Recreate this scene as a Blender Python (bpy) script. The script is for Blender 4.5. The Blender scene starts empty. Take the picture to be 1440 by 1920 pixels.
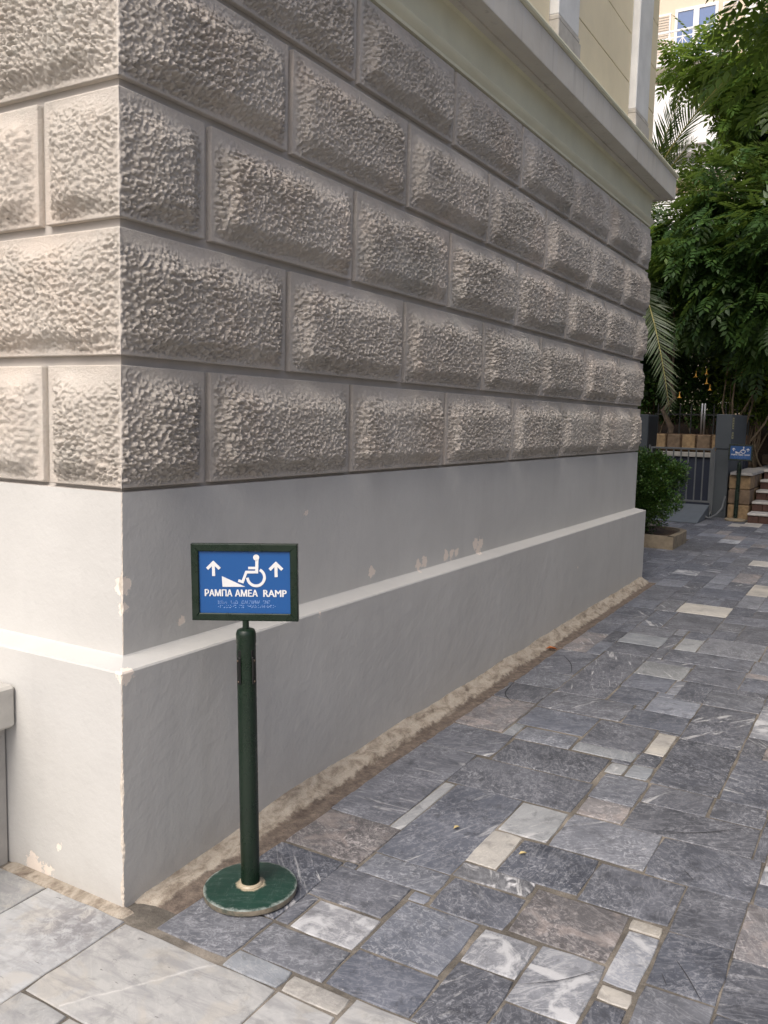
import bpy, math, random
import numpy as np
from mathutils import Vector, Matrix

random.seed(7)
RNG = np.random.default_rng(11)
scene = bpy.context.scene
col = scene.collection
rad = math.radians

# ------------------------------------------------------------------ camera
FPX = 1636.35
CAM = np.array([2.0549, -1.9035, 1.6])
CF = np.array([-0.501465, 0.858669, -0.105928])
CR = np.array([0.861980, 0.506370, 0.024079])
CD = np.array([0.074314, -0.079233, -0.994082])
cd = bpy.data.cameras.new('camera')
cd.sensor_fit = 'HORIZONTAL'
cd.sensor_width = 36.0
cd.lens = FPX / 1440 * 36.0
cd.clip_start = 0.05
cd.clip_end = 2000
cam = bpy.data.objects.new('camera', cd)
col.objects.link(cam)
cam.matrix_world = Matrix(((CR[0], -CD[0], -CF[0], CAM[0]), (CR[1], -CD[1], -CF[1], CAM[1]),
                           (CR[2], -CD[2], -CF[2], CAM[2]), (0, 0, 0, 1)))
scene.camera = cam

# ------------------------------------------------------------------ world, sun, exposure
SUN_AZ = -1.5      # degrees from -Y towards -X
SUN_EL = 50.0
world = bpy.data.worlds.new('World')
scene.world = world
world.use_nodes = True
wn = world.node_tree.nodes
wn.clear()
wo = wn.new('ShaderNodeOutputWorld')
wb = wn.new('ShaderNodeBackground')
ws = wn.new('ShaderNodeTexSky')
ws.sky_type = 'NISHITA'
ws.sun_disc = False
ws.sun_elevation = rad(SUN_EL)
ws.sun_rotation = rad(180 + SUN_AZ)
ws.air_density = 0.6
ws.dust_density = 5.0
ws.ozone_density = 0.6
wb.inputs['Strength'].default_value = 0.115
world.node_tree.links.new(ws.outputs[0], wb.inputs['Color'])
world.node_tree.links.new(wb.outputs[0], wo.inputs['Surface'])
sd = bpy.data.lights.new('sun', 'SUN')
sd.energy = 1.5
sd.angle = rad(30)
sd.color = (1.0, 0.965, 0.91)
sun = bpy.data.objects.new('sun', sd)
col.objects.link(sun)
to_sun = Vector((-math.sin(rad(SUN_AZ)) * math.cos(rad(SUN_EL)), -math.cos(rad(SUN_AZ)) * math.cos(rad(SUN_EL)), math.sin(rad(SUN_EL))))
sun.rotation_euler = to_sun.to_track_quat('Z', 'Y').to_euler()
sun.location = (-6, -18, 22)

vs = scene.view_settings
vs.view_transform = 'Standard'
vs.look = 'None'
vs.exposure = 0.66
vs.gamma = 1.0
vs.use_curve_mapping = False
scene.render.engine = 'CYCLES'
scene.cycles.use_denoising = True
scene.cycles.max_bounces = 6
scene.cycles.diffuse_bounces = 3
scene.cycles.transparent_max_bounces = 8
scene.cycles.sample_clamp_indirect = 6.0

# ------------------------------------------------------------------ helpers
SL = 0.0125                      # the path climbs gently away from the street
def gz(y):
    return SL * y

def project(P):
    d = np.asarray(P, float) - CAM
    z = d @ CF
    return 720 + FPX * (d @ CR) / z, 960 + FPX * (d @ CD) / z, z

def newmesh(name, verts, faces):
    me = bpy.data.meshes.new(name)
    if isinstance(faces, np.ndarray):
        v = np.asarray(verts, np.float32)
        me.vertices.add(len(v))
        me.vertices.foreach_set('co', v.ravel())
        n, k = faces.shape
        me.loops.add(n * k)
        me.loops.foreach_set('vertex_index', faces.astype(np.int32).ravel())
        me.polygons.add(n)
        me.polygons.foreach_set('loop_start', np.arange(0, n * k, k, dtype=np.int32))
        me.update(calc_edges=True)
    else:
        me.from_pydata([tuple(map(float, q)) for q in verts], [], faces)
        me.update()
    return me

def obj(name, me, mats=None, parent=None, smooth=False, loc=None):
    o = bpy.data.objects.new(name, me)
    col.objects.link(o)
    if me is not None and mats is not None:
        for m in (mats if isinstance(mats, (list, tuple)) else [mats]):
            me.materials.append(m)
    if smooth and me is not None and len(me.polygons):
        me.polygons.foreach_set('use_smooth', np.ones(len(me.polygons), dtype=bool))
    if parent is not None:
        o.parent = parent
    if loc is not None:
        o.location = loc
    return o

def tag(o, label=None, cat=None, group=None, kind=None):
    if label: o['label'] = label
    if cat: o['category'] = cat
    if group: o['group'] = group
    if kind: o['kind'] = kind
    return o

def thing(name, label, cat, loc=(0, 0, 0), rot=(0, 0, 0), group=None):
    o = bpy.data.objects.new(name, None)
    o.empty_display_size = 0.1
    col.objects.link(o)
    o.location = loc
    o.rotation_euler = rot
    return tag(o, label, cat, group)

class MB:
    """collects convex pieces, tubes and sheets for one mesh"""
    def __init__(s):
        s.v, s.f = [], []
    def add(s, v, f, convex=False):
        b = len(s.v)
        v = [Vector(q) for q in v]
        if convex:
            c = sum(v, Vector()) / len(v)
            g = []
            for q in f:
                fc = sum((v[i] for i in q), Vector()) / len(q)
                n = (v[q[1]] - v[q[0]]).cross(v[q[2]] - v[q[0]])
                g.append(q if n.dot(fc - c) >= 0 else q[::-1])
            f = g
        s.v += [tuple(q) for q in v]
        s.f += [[i + b for i in q] for q in f]
        return s
    def box(s, x0, x1, y0, y1, z0, z1, b=0.0, M=None):
        lo, hi = (x0, y0, z0), (x1, y1, z1)
        v, f = [], []
        if b <= 0:
            for i in range(8):
                v.append((hi[0] if i & 1 else lo[0], hi[1] if i & 2 else lo[1], hi[2] if i & 4 else lo[2]))
            f = [[0, 1, 3, 2], [4, 5, 7, 6], [0, 1, 5, 4], [2, 3, 7, 6], [0, 2, 6, 4], [1, 3, 7, 5]]
        else:
            for i in range(8):
                for a in range(3):
                    q = []
                    for k in range(3):
                        h = (i >> k) & 1
                        q.append((hi[k] - (0 if k == a else b)) if h else (lo[k] + (0 if k == a else b)))
                    v.append(q)
            I = lambda i, a: i * 3 + a
            for a in range(3):
                c1, c2 = (a + 1) % 3, (a + 2) % 3
                for h in (0, 1):
                    base = h << a
                    f.append([I(base | (m << c1) | (n << c2), a) for m, n in ((0, 0), (1, 0), (1, 1), (0, 1))])
                for m in (0, 1):
                    for n in (0, 1):
                        e0 = (m << c1) | (n << c2)
                        e1 = e0 | (1 << a)
                        f.append([I(e0, c1), I(e1, c1), I(e1, c2), I(e0, c2)])
            for i in range(8):
                f.append([I(i, 0), I(i, 1), I(i, 2)])
        if M is not None:
            v = [M @ Vector(q) for q in v]
        return s.add(v, f, True)
    def tube(s, pts, r, n=10, cap=True):
        pts = [Vector(p) for p in pts]
        rs = r if isinstance(r, (list, tuple)) else [r] * len(pts)
        v, f = [], []
        up = None
        for i, p in enumerate(pts):
            t = (pts[min(i + 1, len(pts) - 1)] - pts[max(i - 1, 0)]).normalized()
            if up is None:
                up = Vector((0, 0, 1)) if abs(t.z) < 0.9 else Vector((1, 0, 0))
            a = t.cross(up).normalized()
            b2 = a.cross(t).normalized()
            up = b2
            for k in range(n):
                an = 2 * math.pi * k / n
                v.append(p + (a * math.cos(an) + b2 * math.sin(an)) * rs[i])
        for i in range(len(pts) - 1):
            for k in range(n):
                f.append([i * n + k, i * n + (k + 1) % n, (i + 1) * n + (k + 1) % n, (i + 1) * n + k])
        if cap:
            f.append(list(range(n))[::-1])
            f.append([(len(pts) - 1) * n + k for k in range(n)])
        return s.add(v, f)
    def lathe(s, prof, n=48, c=(0, 0, 0)):
        v, f = [], []
        for r, z in prof:
            for k in range(n):
                a = 2 * math.pi * k / n
                v.append((c[0] + r * math.cos(a), c[1] + r * math.sin(a), c[2] + z))
        for i in range(len(prof) - 1):
            for k in range(n):
                f.append([i * n + k, i * n + (k + 1) % n, (i + 1) * n + (k + 1) % n, (i + 1) * n + k])
        f.append(list(range(n))[::-1])
        f.append([(len(prof) - 1) * n + k for k in range(n)])
        return s.add(v, f)
    def prism(s, poly, d0, d1, axis='y', M=None):
        """flat polygon (a,b) pushed from d0 to d1; axis y: a=x, b=z"""
        n = len(poly)
        def P(a, b, d):
            return {'y': (a, d, b), 'z': (a, b, d), 'x': (d, a, b)}[axis]
        v = [P(a, b, d0) for a, b in poly] + [P(a, b, d1) for a, b in poly]
        if M is not None:
            v = [M @ Vector(q) for q in v]
        area = sum(poly[i][0] * poly[(i + 1) % n][1] - poly[(i + 1) % n][0] * poly[i][1] for i in range(n))
        f = [list(range(n)), [n + i for i in range(n)][::-1]]
        f += [[i, n + i, n + (i + 1) % n, (i + 1) % n] for i in range(n)]
        flip = (area > 0) ^ (d1 < d0)
        if axis == 'y':
            flip = not flip
        if flip:
            f = [q[::-1] for q in f]
        return s.add(v, f)
    def build(s, name, mats, parent=None, smooth=False, loc=None):
        return obj(name, newmesh(name, s.v, s.f), mats, parent, smooth, loc)

def sharp(o, angle=35):
    me = o.data
    me.polygons.foreach_set('use_smooth', np.ones(len(me.polygons), dtype=bool))
    me.set_sharp_from_angle(angle=rad(angle))
    return o

# ---- gradient noise on arrays
_perm = RNG.permutation(256)
_perm = np.concatenate([_perm, _perm])
_ang = RNG.uniform(0, 2 * np.pi, 256)
def perlin(x, y, seed=0):
    x = np.asarray(x, float) + seed * 17.31
    y = np.asarray(y, float) + seed * 9.77
    xi, yi = np.floor(x).astype(int), np.floor(y).astype(int)
    xf, yf = x - xi, y - yi
    u, v = xf * xf * xf * (xf * (xf * 6 - 15) + 10), yf * yf * yf * (yf * (yf * 6 - 15) + 10)
    def g(ix, iy, dx, dy):
        a = _ang[_perm[(_perm[ix & 255] + iy) & 255]]
        return np.cos(a) * dx + np.sin(a) * dy
    n00 = g(xi, yi, xf, yf); n10 = g(xi + 1, yi, xf - 1, yf)
    n01 = g(xi, yi + 1, xf, yf - 1); n11 = g(xi + 1, yi + 1, xf - 1, yf - 1)
    return (n00 * (1 - u) + n10 * u) * (1 - v) + (n01 * (1 - u) + n11 * u) * v
def sst(a, b, x):
    t = np.clip((x - a) / (b - a), 0, 1)
    return t * t * (3 - 2 * t)

# ------------------------------------------------------------------ materials
class G:
    def __init__(s, name):
        s.m = bpy.data.materials.new(name)
        s.m.use_nodes = True
        s.t = s.m.node_tree
        s.t.nodes.clear()
    def n(s, ty, ins=None, **pr):
        nd = s.t.nodes.new(ty)
        for k, v in pr.items():
            setattr(nd, k, v)
        for k, v in (ins or {}).items():
            if hasattr(v, 'is_linked') and hasattr(v, 'node'):
                s.t.links.new(v, nd.inputs[k])
            else:
                nd.inputs[k].default_value = v
        return nd
    def pos(s):
        return s.n('ShaderNodeNewGeometry').outputs['Position']
    def objc(s):
        return s.n('ShaderNodeTexCoord').outputs['Object']
    def mapv(s, v, scale=(1, 1, 1), rot=(0, 0, 0), loc=(0, 0, 0)):
        return s.n('ShaderNodeMapping', {'Vector': v, 'Scale': scale, 'Rotation': rot, 'Location': loc}).outputs[0]
    def noise(s, v, scale, detail=4, rough=0.55, dist=0.0):
        return s.n('ShaderNodeTexNoise', {'Vector': v, 'Scale': scale, 'Detail': detail, 'Roughness': rough, 'Distortion': dist}).outputs['Fac']
    def ramp(s, f, pts, interp='LINEAR'):
        r = s.n('ShaderNodeValToRGB', {'Fac': f})
        cr = r.color_ramp
        cr.interpolation = interp
        while len(cr.elements) < len(pts):
            cr.elements.new(0.5)
        for e, (p, c) in zip(cr.elements, pts):
            e.position = p
            e.color = (c, c, c, 1) if isinstance(c, (int, float)) else (*c, 1)
        return r.outputs['Color']
    def mix(s, f, a, b, mode='MIX'):
        nd = s.n('ShaderNodeMix', data_type='RGBA', blend_type=mode)
        for k, v in ((0, f), (6, a), (7, b)):
            if hasattr(v, 'node'):
                s.t.links.new(v, nd.inputs[k])
            elif k == 0:
                nd.inputs[k].default_value = v
            else:
                nd.inputs[k].default_value = (*v, 1) if len(v) == 3 else v
        return nd.outputs[2]
    def math(s, op, a, b=0.0, clamp=False):
        nd = s.n('ShaderNodeMath', operation=op, use_clamp=clamp)
        for k, v in ((0, a), (1, b)):
            if hasattr(v, 'node'):
                s.t.links.new(v, nd.inputs[k])
            else:
                nd.inputs[k].default_value = v
        return nd.outputs[0]
    def bump(s, h, strength=0.3, dist=0.01, normal=None):
        ins = {'Height': h, 'Strength': strength, 'Distance': dist}
        if normal is not None:
            ins['Normal'] = normal
        return s.n('ShaderNodeBump', ins).outputs[0]
    def out(s, color, rough=0.8, normal=None, metal=0.0, spec=0.5, coat=0.0, trans=None):
        ins = {'Base Color': color if hasattr(color, 'node') else (*color, 1), 'Roughness': rough, 'Metallic': metal, 'Specular IOR Level': spec, 'Coat Weight': coat}
        if normal is not None:
            ins['Normal'] = normal
        b = s.n('ShaderNodeBsdfPrincipled', ins).outputs[0]
        if trans is not None:
            tl = s.n('ShaderNodeBsdfTranslucent', {'Color': trans[1] if hasattr(trans[1], 'node') else (*trans[1], 1)}).outputs[0]
            b = s.n('ShaderNodeMixShader', {0: trans[0], 1: b, 2: tl}).outputs[0]
        o = s.n('ShaderNodeOutputMaterial')
        s.t.links.new(b, o.inputs['Surface'])
        return s.m

def m_plain(name, c, rough=0.6, metal=0.0, var=0.12, scale=8.0, bump=0.1, coat=0.0, spec=0.5):
    g = G(name)
    v = g.objc()
    n = g.noise(v, scale, 6, 0.6)
    lo = tuple(max(0, q * (1 - var)) for q in c)
    hi = tuple(min(1, q * (1 + var)) for q in c)
    cc = g.ramp(n, [(0.3, lo), (0.7, hi)])
    return g.out(cc, rough, g.bump(g.noise(v, scale * 6, 4), bump, 0.004), metal, spec, coat)

def m_stucco():
    g = G('rough_stucco')
    v = g.pos()
    big = g.noise(v, 1.3, 5, 0.6)
    c = g.ramp(big, [(0.28, (0.485, 0.445, 0.392)), (0.5, (0.56, 0.515, 0.456)), (0.72, (0.635, 0.587, 0.524))])
    warm = g.ramp(g.noise(g.mapv(v, loc=(7, 3, 1)), 2.1, 6, 0.6), [(0.5, 0.0), (0.68, 0.55)])
    c = g.mix(warm, c, (0.70, 0.605, 0.515))
    alg = g.ramp(g.noise(g.mapv(v, loc=(1, 13, 4)), 1.7, 7, 0.65), [(0.56, 0.0), (0.7, 0.4)])
    c = g.mix(alg, c, (0.45, 0.45, 0.41))
    fine = g.noise(v, 70, 5, 0.65)
    c = g.mix(0.35, c, g.ramp(fine, [(0.3, 0.30), (0.7, 0.62)]), 'SOFT_LIGHT')
    h = g.math('ADD', g.noise(v, 110, 5, 0.72), g.math('MULTIPLY', g.noise(v, 260, 3, 0.6), 0.4))
    return g.out(c, 0.92, g.bump(h, 0.8, 0.008), spec=0.2)

def m_plinth():
    """grey-white painted render; chips show the cream render under the paint"""
    g = G('painted_render')
    v = g.pos()
    big = g.noise(v, 1.6, 6, 0.6)
    c = g.ramp(big, [(0.3, (0.50, 0.493, 0.468)), (0.7, (0.56, 0.553, 0.526))])
    st = g.noise(g.mapv(v, scale=(3, 3, 0.6)), 2.2, 6, 0.6)
    c = g.mix(g.ramp(st, [(0.52, 0.0), (0.75, 0.28)]), c, (0.43, 0.42, 0.405))
    # worn patches at known places
    chips = [(-0.085, 1.66, 0.866, 0.034), (-0.085, 2.13, 0.837, 0.034), (-0.085, 2.20, 0.842, 0.034), (-0.085, 2.46, 0.845, 0.036), (-0.085, 2.53, 0.848, 0.034), (-0.085, 2.60, 0.85, 0.030),
             (-0.085, 2.86, 0.87, 0.042), (-0.085, 2.93, 0.865, 0.04), (-0.085, 2.90, 0.825, 0.036), (-0.085, 0.36, 0.874, 0.02), (0, 4.6, 0.5, 0.012), (-0.085, 1.1, 1.2, 0.012), (-0.085, 0.085, 1.04, 0.035), (-0.085, 0.085, 0.96, 0.022),
             (-0.309, 0, 0.122, 0.014), (-0.44, 0, 0.02, 0.045), (-0.37, 0, 0.02, 0.03), (0, 0.02, 0.777, 0.035), (0, 5.9, 0.79, 0.012), (0, 1.1, 0.777, 0.01)]
    wob = g.noise(v, 38, 4, 0.7)
    m = None
    for x, y, z, r in chips:
        d = g.n('ShaderNodeVectorMath', {0: v, 1: (x, y, z)}, operation='DISTANCE').outputs['Value']
        q = g.math('SUBTRACT', r, g.math('ADD', d, g.math('MULTIPLY', g.math('SUBTRACT', wob, 0.5), 0.09)))
        m = q if m is None else g.math('MAXIMUM', m, q)
    mask = g.ramp(g.math('MULTIPLY', m, 120.0, True), [(0.2, 0.0), (0.8, 1.0)])
    c = g.mix(mask, c, (0.80, 0.71, 0.62))
    # dark damp scuffs near the ground, uneven
    sep = g.n('ShaderNodeSeparateXYZ', {0: v}).outputs['Z']
    low = g.math('SUBTRACT', 0.26, g.math('ADD', sep, g.math('MULTIPLY', g.noise(v, 7, 6, 0.65), 0.30)))
    c = g.mix(g.ramp(g.math('MULTIPLY', low, 5.0, True), [(0.0, 0.0), (1.0, 0.5)]), c, (0.36, 0.34, 0.315))
    h = g.math('ADD', g.noise(v, 9, 5, 0.55), g.math('MULTIPLY', g.noise(v, 60, 4, 0.6), 0.25))
    h = g.math('SUBTRACT', h, g.math('MULTIPLY', mask, 0.35))
    return g.out(c, 0.75, g.bump(h, 0.35, 0.012), spec=0.3)

def m_marks(name, base, dark, fleck, fl_amt, cream=None, rough=0.6, vein=0.25, scr=0.5, flat=False, apron=False):
    """paving stone: mottled stone, pale scuffs and scratches, each stone its own tone (attribute rnd)"""
    g = G(name)
    at = g.n('ShaderNodeAttribute', attribute_name='rnd')
    r = at.outputs['Fac']
    off = g.n('ShaderNodeCombineXYZ', {0: g.math('MULTIPLY', r, 37.0), 1: g.math('MULTIPLY', r, 91.0), 2: g.math('MULTIPLY', r, 13.0)}).outputs[0]
    v = g.n('ShaderNodeVectorMath', {0: g.pos(), 1: off}, operation='ADD').outputs[0]
    n1 = g.noise(v, 5.0, 8, 0.62, 0.4)
    c = g.ramp(n1, [(0.3, dark), (0.68, base)])
    tone = g.ramp(r, [(0.0, 0.27), (0.5, 0.48), (1.0, 0.66)])
    c = g.mix(0.8, c, tone, 'SOFT_LIGHT')
    tint = g.ramp(g.math('FRACT', g.math('MULTIPLY', r, 7.3)), [(0.0, (0.51, 0.5, 0.48)), (0.5, (0.49, 0.5, 0.515)), (1.0, (0.46, 0.5, 0.56))])
    c = g.mix(0.55, c, tint, 'SOFT_LIGHT')
    ang = g.math('MULTIPLY', r, 6.28)
    rv = g.n('ShaderNodeVectorRotate', {'Vector': v, 'Angle': ang}, rotation_type='Z_AXIS').outputs[0]
    # crumbly pale scuffing
    f1 = g.noise(rv, 40, 9, 0.75, 1.4)
    f2 = g.noise(rv, 4.5, 4, 0.55)
    fm = g.math('MULTIPLY', g.ramp(f1, [(0.50, 0.0), (0.60, 1.0)]), g.ramp(f2, [(0.34, 0.15), (0.62, 1.0)]))
    c = g.mix(g.math('MULTIPLY', fm, fl_amt), c, fleck)
    # long scratches
    sc = g.noise(g.mapv(rv, scale=(2.0, 90, 1)), 1.6, 5, 0.7, 0.25)
    c = g.mix(g.math('MULTIPLY', g.ramp(sc, [(0.60, 0.0), (0.70, 1.0)]), 0.45 * scr), c, fleck)
    sc2 = g.noise(g.mapv(rv, scale=(75, 3.0, 1), rot=(0, 0, 0.4)), 1.3, 5, 0.7, 0.3)
    c = g.mix(g.math('MULTIPLY', g.ramp(sc2, [(0.62, 0.0), (0.71, 1.0)]), 0.4 * scr), c, fleck)
    # veins and dark stains
    ve = g.noise(g.mapv(rv, scale=(1, 3.2, 1)), 6.0, 7, 0.6, 1.0)
    va = g.math('ABSOLUTE', g.math('SUBTRACT', ve, 0.5))
    c = g.mix(g.math('MULTIPLY', g.ramp(va, [(0.0, 1.0), (0.035, 0.0)]), vein), c, fleck)
    # pale bands running through some stones
    bn = g.noise(g.mapv(rv, scale=(0.55, 3.6, 1)), 5.0, 8, 0.66, 1.3)
    bm = g.math('MULTIPLY', g.ramp(bn, [(0.58, 0.0), (0.66, 1.0)]), g.ramp(g.math('FRACT', g.math('MULTIPLY', r, 5.7)), [(0.45, 0.0), (0.75, 1.0)]))
    c = g.mix(g.math('MULTIPLY', bm, 0.8 if not apron else 0.2), c, (0.50, 0.50, 0.50))
    st = g.noise(v, 13, 8, 0.7, 0.5)
    c = g.mix(g.math('MULTIPLY', g.ramp(st, [(0.53, 0.0), (0.64, 1.0)]), 0.5), c, tuple(q * 0.6 for q in dark))
    if cream:
        cm = g.noise(rv, 7, 6, 0.6, 0.8)
        c = g.mix(g.ramp(cm, [(0.52, 0.0), (0.6, cream[1])]), c, cream[0])
    if apron:
        # grey streaky figure along the slabs, one white calcite vein and a worn grey patch
        fg = g.noise(g.mapv(v, scale=(1.0, 4.5, 1), rot=(0, 0, -0.62)), 4.2, 9, 0.68, 0.9)
        c = g.mix(g.ramp(fg, [(0.47, 0.0), (0.64, 0.62)]), c, (0.255, 0.255, 0.262))
        ds = g.noise(g.mapv(v, scale=(1.0, 5.0, 1), rot=(0, 0, -0.62)), 15, 4, 0.6, 0.3)
        c = g.mix(g.ramp(ds, [(0.66, 0.0), (0.71, 0.75)]), c, (0.11, 0.105, 0.105))
        P = g.pos()
        sp_ = g.n('ShaderNodeSeparateXYZ', {0: P})
        ax, ay, bx_, by_ = .216, -.405, .446, -.061
        ln = math.hypot(bx_ - ax, by_ - ay)
        nx_, ny_ = -(by_ - ay) / ln, (bx_ - ax) / ln
        dd = g.math('ADD', g.math('MULTIPLY', g.math('SUBTRACT', sp_.outputs[0], ax), nx_), g.math('MULTIPLY', g.math('SUBTRACT', sp_.outputs[1], ay), ny_))
        dd = g.math('ABSOLUTE', g.math('ADD', dd, g.math('MULTIPLY', g.math('SUBTRACT', g.noise(P, 9, 6, 0.65), 0.5), 0.045)))
        al = g.math('ADD', g.math('MULTIPLY', g.math('SUBTRACT', sp_.outputs[0], ax), ny_), g.math('MULTIPLY', g.math('SUBTRACT', sp_.outputs[1], ay), -nx_))
        on = g.math('MULTIPLY', g.math('GREATER_THAN', al, -.02), g.math('LESS_THAN', al, ln))
        c = g.mix(g.math('MULTIPLY', g.ramp(dd, [(0.0012, 1.0), (0.005, 0.0)]), g.math('MULTIPLY', on, g.ramp(g.noise(P, 30, 4), [(0.35, 0.25), (0.6, 0.8)]))), c, (0.62, 0.61, 0.585))
        pd = g.n('ShaderNodeVectorMath', {0: P, 1: (-0.05, -0.14, 0)}, operation='DISTANCE').outputs['Value']
        pm_ = g.math('MULTIPLY', g.ramp(pd, [(0.05, 1.0), (0.26, 0.0)]), g.ramp(g.noise(P, 24, 9, 0.75, 0.6), [(0.42, 0.0), (0.56, 1.0)]))
        c = g.mix(g.math('MULTIPLY', pm_, 0.85), c, (0.20, 0.195, 0.205))
    # tiny white specks
    sp = g.n('ShaderNodeTexVoronoi', {'Vector': v, 'Scale': 26.0}).outputs['Distance']
    c = g.mix(g.math('MULTIPLY', g.ramp(sp, [(0.03, 1.0), (0.06, 0.0)]), 0.45), c, (0.6, 0.58, 0.55))
    h = g.math('ADD', g.math('MULTIPLY', f1, 0.6), g.math('ADD', g.math('MULTIPLY', n1, 1.2), g.math('MULTIPLY', st, 0.5)))
    rr = g.ramp(f1, [(0.3, rough - 0.14), (0.7, rough + 0.18)])
    return g.out(c, rr, g.bump(h, 0.35 if not flat else 0.15, 0.006), spec=0.45)

def m_leaf(name, c0, c1, c2, trans=0.35, rough=0.45):
    g = G(name)
    r = g.n('ShaderNodeNewGeometry').outputs['Random Per Island']
    c = g.ramp(r, [(0.0, c0), (0.55, c1), (1.0, c2)])
    n = g.noise(g.pos(), 0.9, 3)
    c = g.mix(0.5, c, g.ramp(n, [(0.3, 0.34), (0.7, 0.66)]), 'SOFT_LIGHT')
    tc = g.mix(0.35, c, (0.30, 0.38, 0.05))
    return g.out(c, rough, None, spec=0.5, trans=(trans, tc))

M = {}
M['stucco'] = m_stucco()
M['plinth'] = m_plinth()
M['worn'] = m_plain('worn_render', (0.60, 0.54, 0.46), 0.9, var=0.25, scale=30, bump=0.4)
M['core'] = m_plain('wall_core', (0.44, 0.41, 0.375), 0.9, var=0.12, scale=5, bump=0.2)
M['slate'] = m_marks('slate_paving', (0.122, 0.128, 0.148), (0.060, 0.064, 0.077), (0.36, 0.368, 0.395), 0.62)
M['mid'] = m_marks('grey_marble_paving', (0.175, 0.183, 0.206), (0.098, 0.104, 0.120), (0.42, 0.428, 0.452), 0.66)
M['light'] = m_marks('pale_grey_paving', (0.30, 0.312, 0.322), (0.20, 0.208, 0.218), (0.46, 0.465, 0.47), 0.4, rough=0.55)
M['white'] = m_marks('white_veined_paving', (0.30, 0.305, 0.322), (0.13, 0.135, 0.15), (0.50, 0.505, 0.515), 0.6, cream=((0.50, 0.505, 0.515), 0.9), rough=0.55, vein=0.5, scr=0.4)
M['cream'] = m_marks('cream_paving', (0.50, 0.47, 0.41), (0.30, 0.285, 0.265), (0.58, 0.55, 0.50), 0.4, rough=0.5, scr=0.25)
M['brown'] = m_marks('brownish_paving', (0.18, 0.172, 0.172), (0.125, 0.115, 0.115), (0.46, 0.43, 0.42), 0.75, cream=((0.40, 0.34, 0.31), 0.35))
M['mosaic'] = m_marks('patched_paving', (0.20, 0.205, 0.22), (0.07, 0.073, 0.083), (0.38, 0.385, 0.40), 0.5, cream=((0.62, 0.62, 0.63), 1.0))
M['marble'] = m_marks('marble_apron', (0.45, 0.447, 0.432), (0.34, 0.342, 0.338), (0.52, 0.512, 0.492), 0.45, cream=((0.47, 0.435, 0.375), 0.4), rough=0.5, vein=0.3, scr=0.15, flat=True, apron=True)
def m_mortar():
    g = G('sandy_mortar')
    v = g.pos()
    c = g.ramp(g.noise(v, 4, 7, 0.65), [(0.32, (0.075, 0.068, 0.06)), (0.5, (0.15, 0.135, 0.115)), (0.68, (0.28, 0.25, 0.21))])
    c = g.mix(0.6, c, g.ramp(g.noise(v, 120, 4, 0.7), [(0.3, 0.3), (0.7, 0.65)]), 'SOFT_LIGHT')
    return g.out(c, 0.95, g.bump(g.noise(v, 90, 5, 0.7), 0.6, 0.006), spec=0.2)
M['mortar'] = m_mortar()
M['gouge'] = m_plain('dark_gouge', (0.045, 0.046, 0.052), 0.9)
def m_fillet():
    g = G('cement_fillet')
    v = g.pos()
    n = g.noise(g.mapv(v, scale=(1.6, 0.8, 1.2)), 11, 9, 0.72, 0.4)
    c = g.ramp(n, [(0.30, (0.14, 0.11, 0.09)), (0.42, (0.26, 0.22, 0.175)), (0.52, (0.38, 0.335, 0.275)), (0.72, (0.47, 0.42, 0.355))])
    sx = g.n('ShaderNodeSeparateXYZ', {0: v}).outputs['X']
    e = g.math('ADD', sx, g.math('MULTIPLY', g.math('SUBTRACT', g.noise(v, 14, 6, 0.7), 0.5), 0.09))
    dirt = g.ramp(e, [(0.074, 0.0), (0.088, 0.92)])
    dn = g.ramp(g.noise(v, 26, 7, 0.7), [(0.35, (0.075, 0.058, 0.05)), (0.6, (0.17, 0.135, 0.11)), (0.75, (0.33, 0.26, 0.2))])
    c = g.mix(dirt, c, dn)
    h = g.math('ADD', g.noise(v, 22, 7, 0.7), g.math('MULTIPLY', g.noise(v, 80, 4), 0.3))
    return g.out(c, 0.95, g.bump(h, 0.7, 0.012), spec=0.2)
M['fillet'] = m_fillet()
M['cornice_y'] = m_plain('cream_painted_moulding', (0.72, 0.69, 0.51), 0.7, var=0.07, scale=3, bump=0.12)
def m_cstone():
    g = G('weathered_cornice_stone')
    v = g.pos()
    c = g.ramp(g.noise(v, 3, 6, 0.6), [(0.3, (0.58, 0.54, 0.465)), (0.7, (0.68, 0.645, 0.57))])
    s = g.noise(g.mapv(v, scale=(6, 6, 0.5)), 4, 5, 0.6)
    c = g.mix(g.ramp(s, [(0.52, 0.0), (0.7, 0.55)]), c, (0.62, 0.60, 0.56))
    c = g.mix(g.ramp(g.noise(g.mapv(v, scale=(5, 5, 0.4), loc=(3, 9, 2)), 3, 5, 0.6), [(0.58, 0.0), (0.75, 0.5)]), c, (0.33, 0.30, 0.25))
    return g.out(c, 0.75, g.bump(g.noise(v, 30, 5), 0.2, 0.006), spec=0.3)
M['cornice_s'] = m_cstone()
M['ochre'] = m_plain('ochre_wall_panel', (0.84, 0.74, 0.52), 0.75, var=0.07, scale=2.5, bump=0.1)
M['ochre_dark'] = m_plain('ochre_joint', (0.40, 0.34, 0.23), 0.9)
M['pil'] = m_plain('pale_marble_pilaster', (0.76, 0.76, 0.74), 0.55, var=0.10, scale=5, bump=0.1)
M['pil_base'] = m_plain('stained_marble_base', (0.53, 0.50, 0.45), 0.6, var=0.2, scale=9, bump=0.15)
M['parapet'] = m_plain('grey_parapet_render', (0.40, 0.385, 0.36), 0.85, var=0.18, scale=6, bump=0.3)
M['parapet_cap'] = m_plain('parapet_cap_marble', (0.47, 0.455, 0.42), 0.7, var=0.15, scale=10, bump=0.25)

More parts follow.
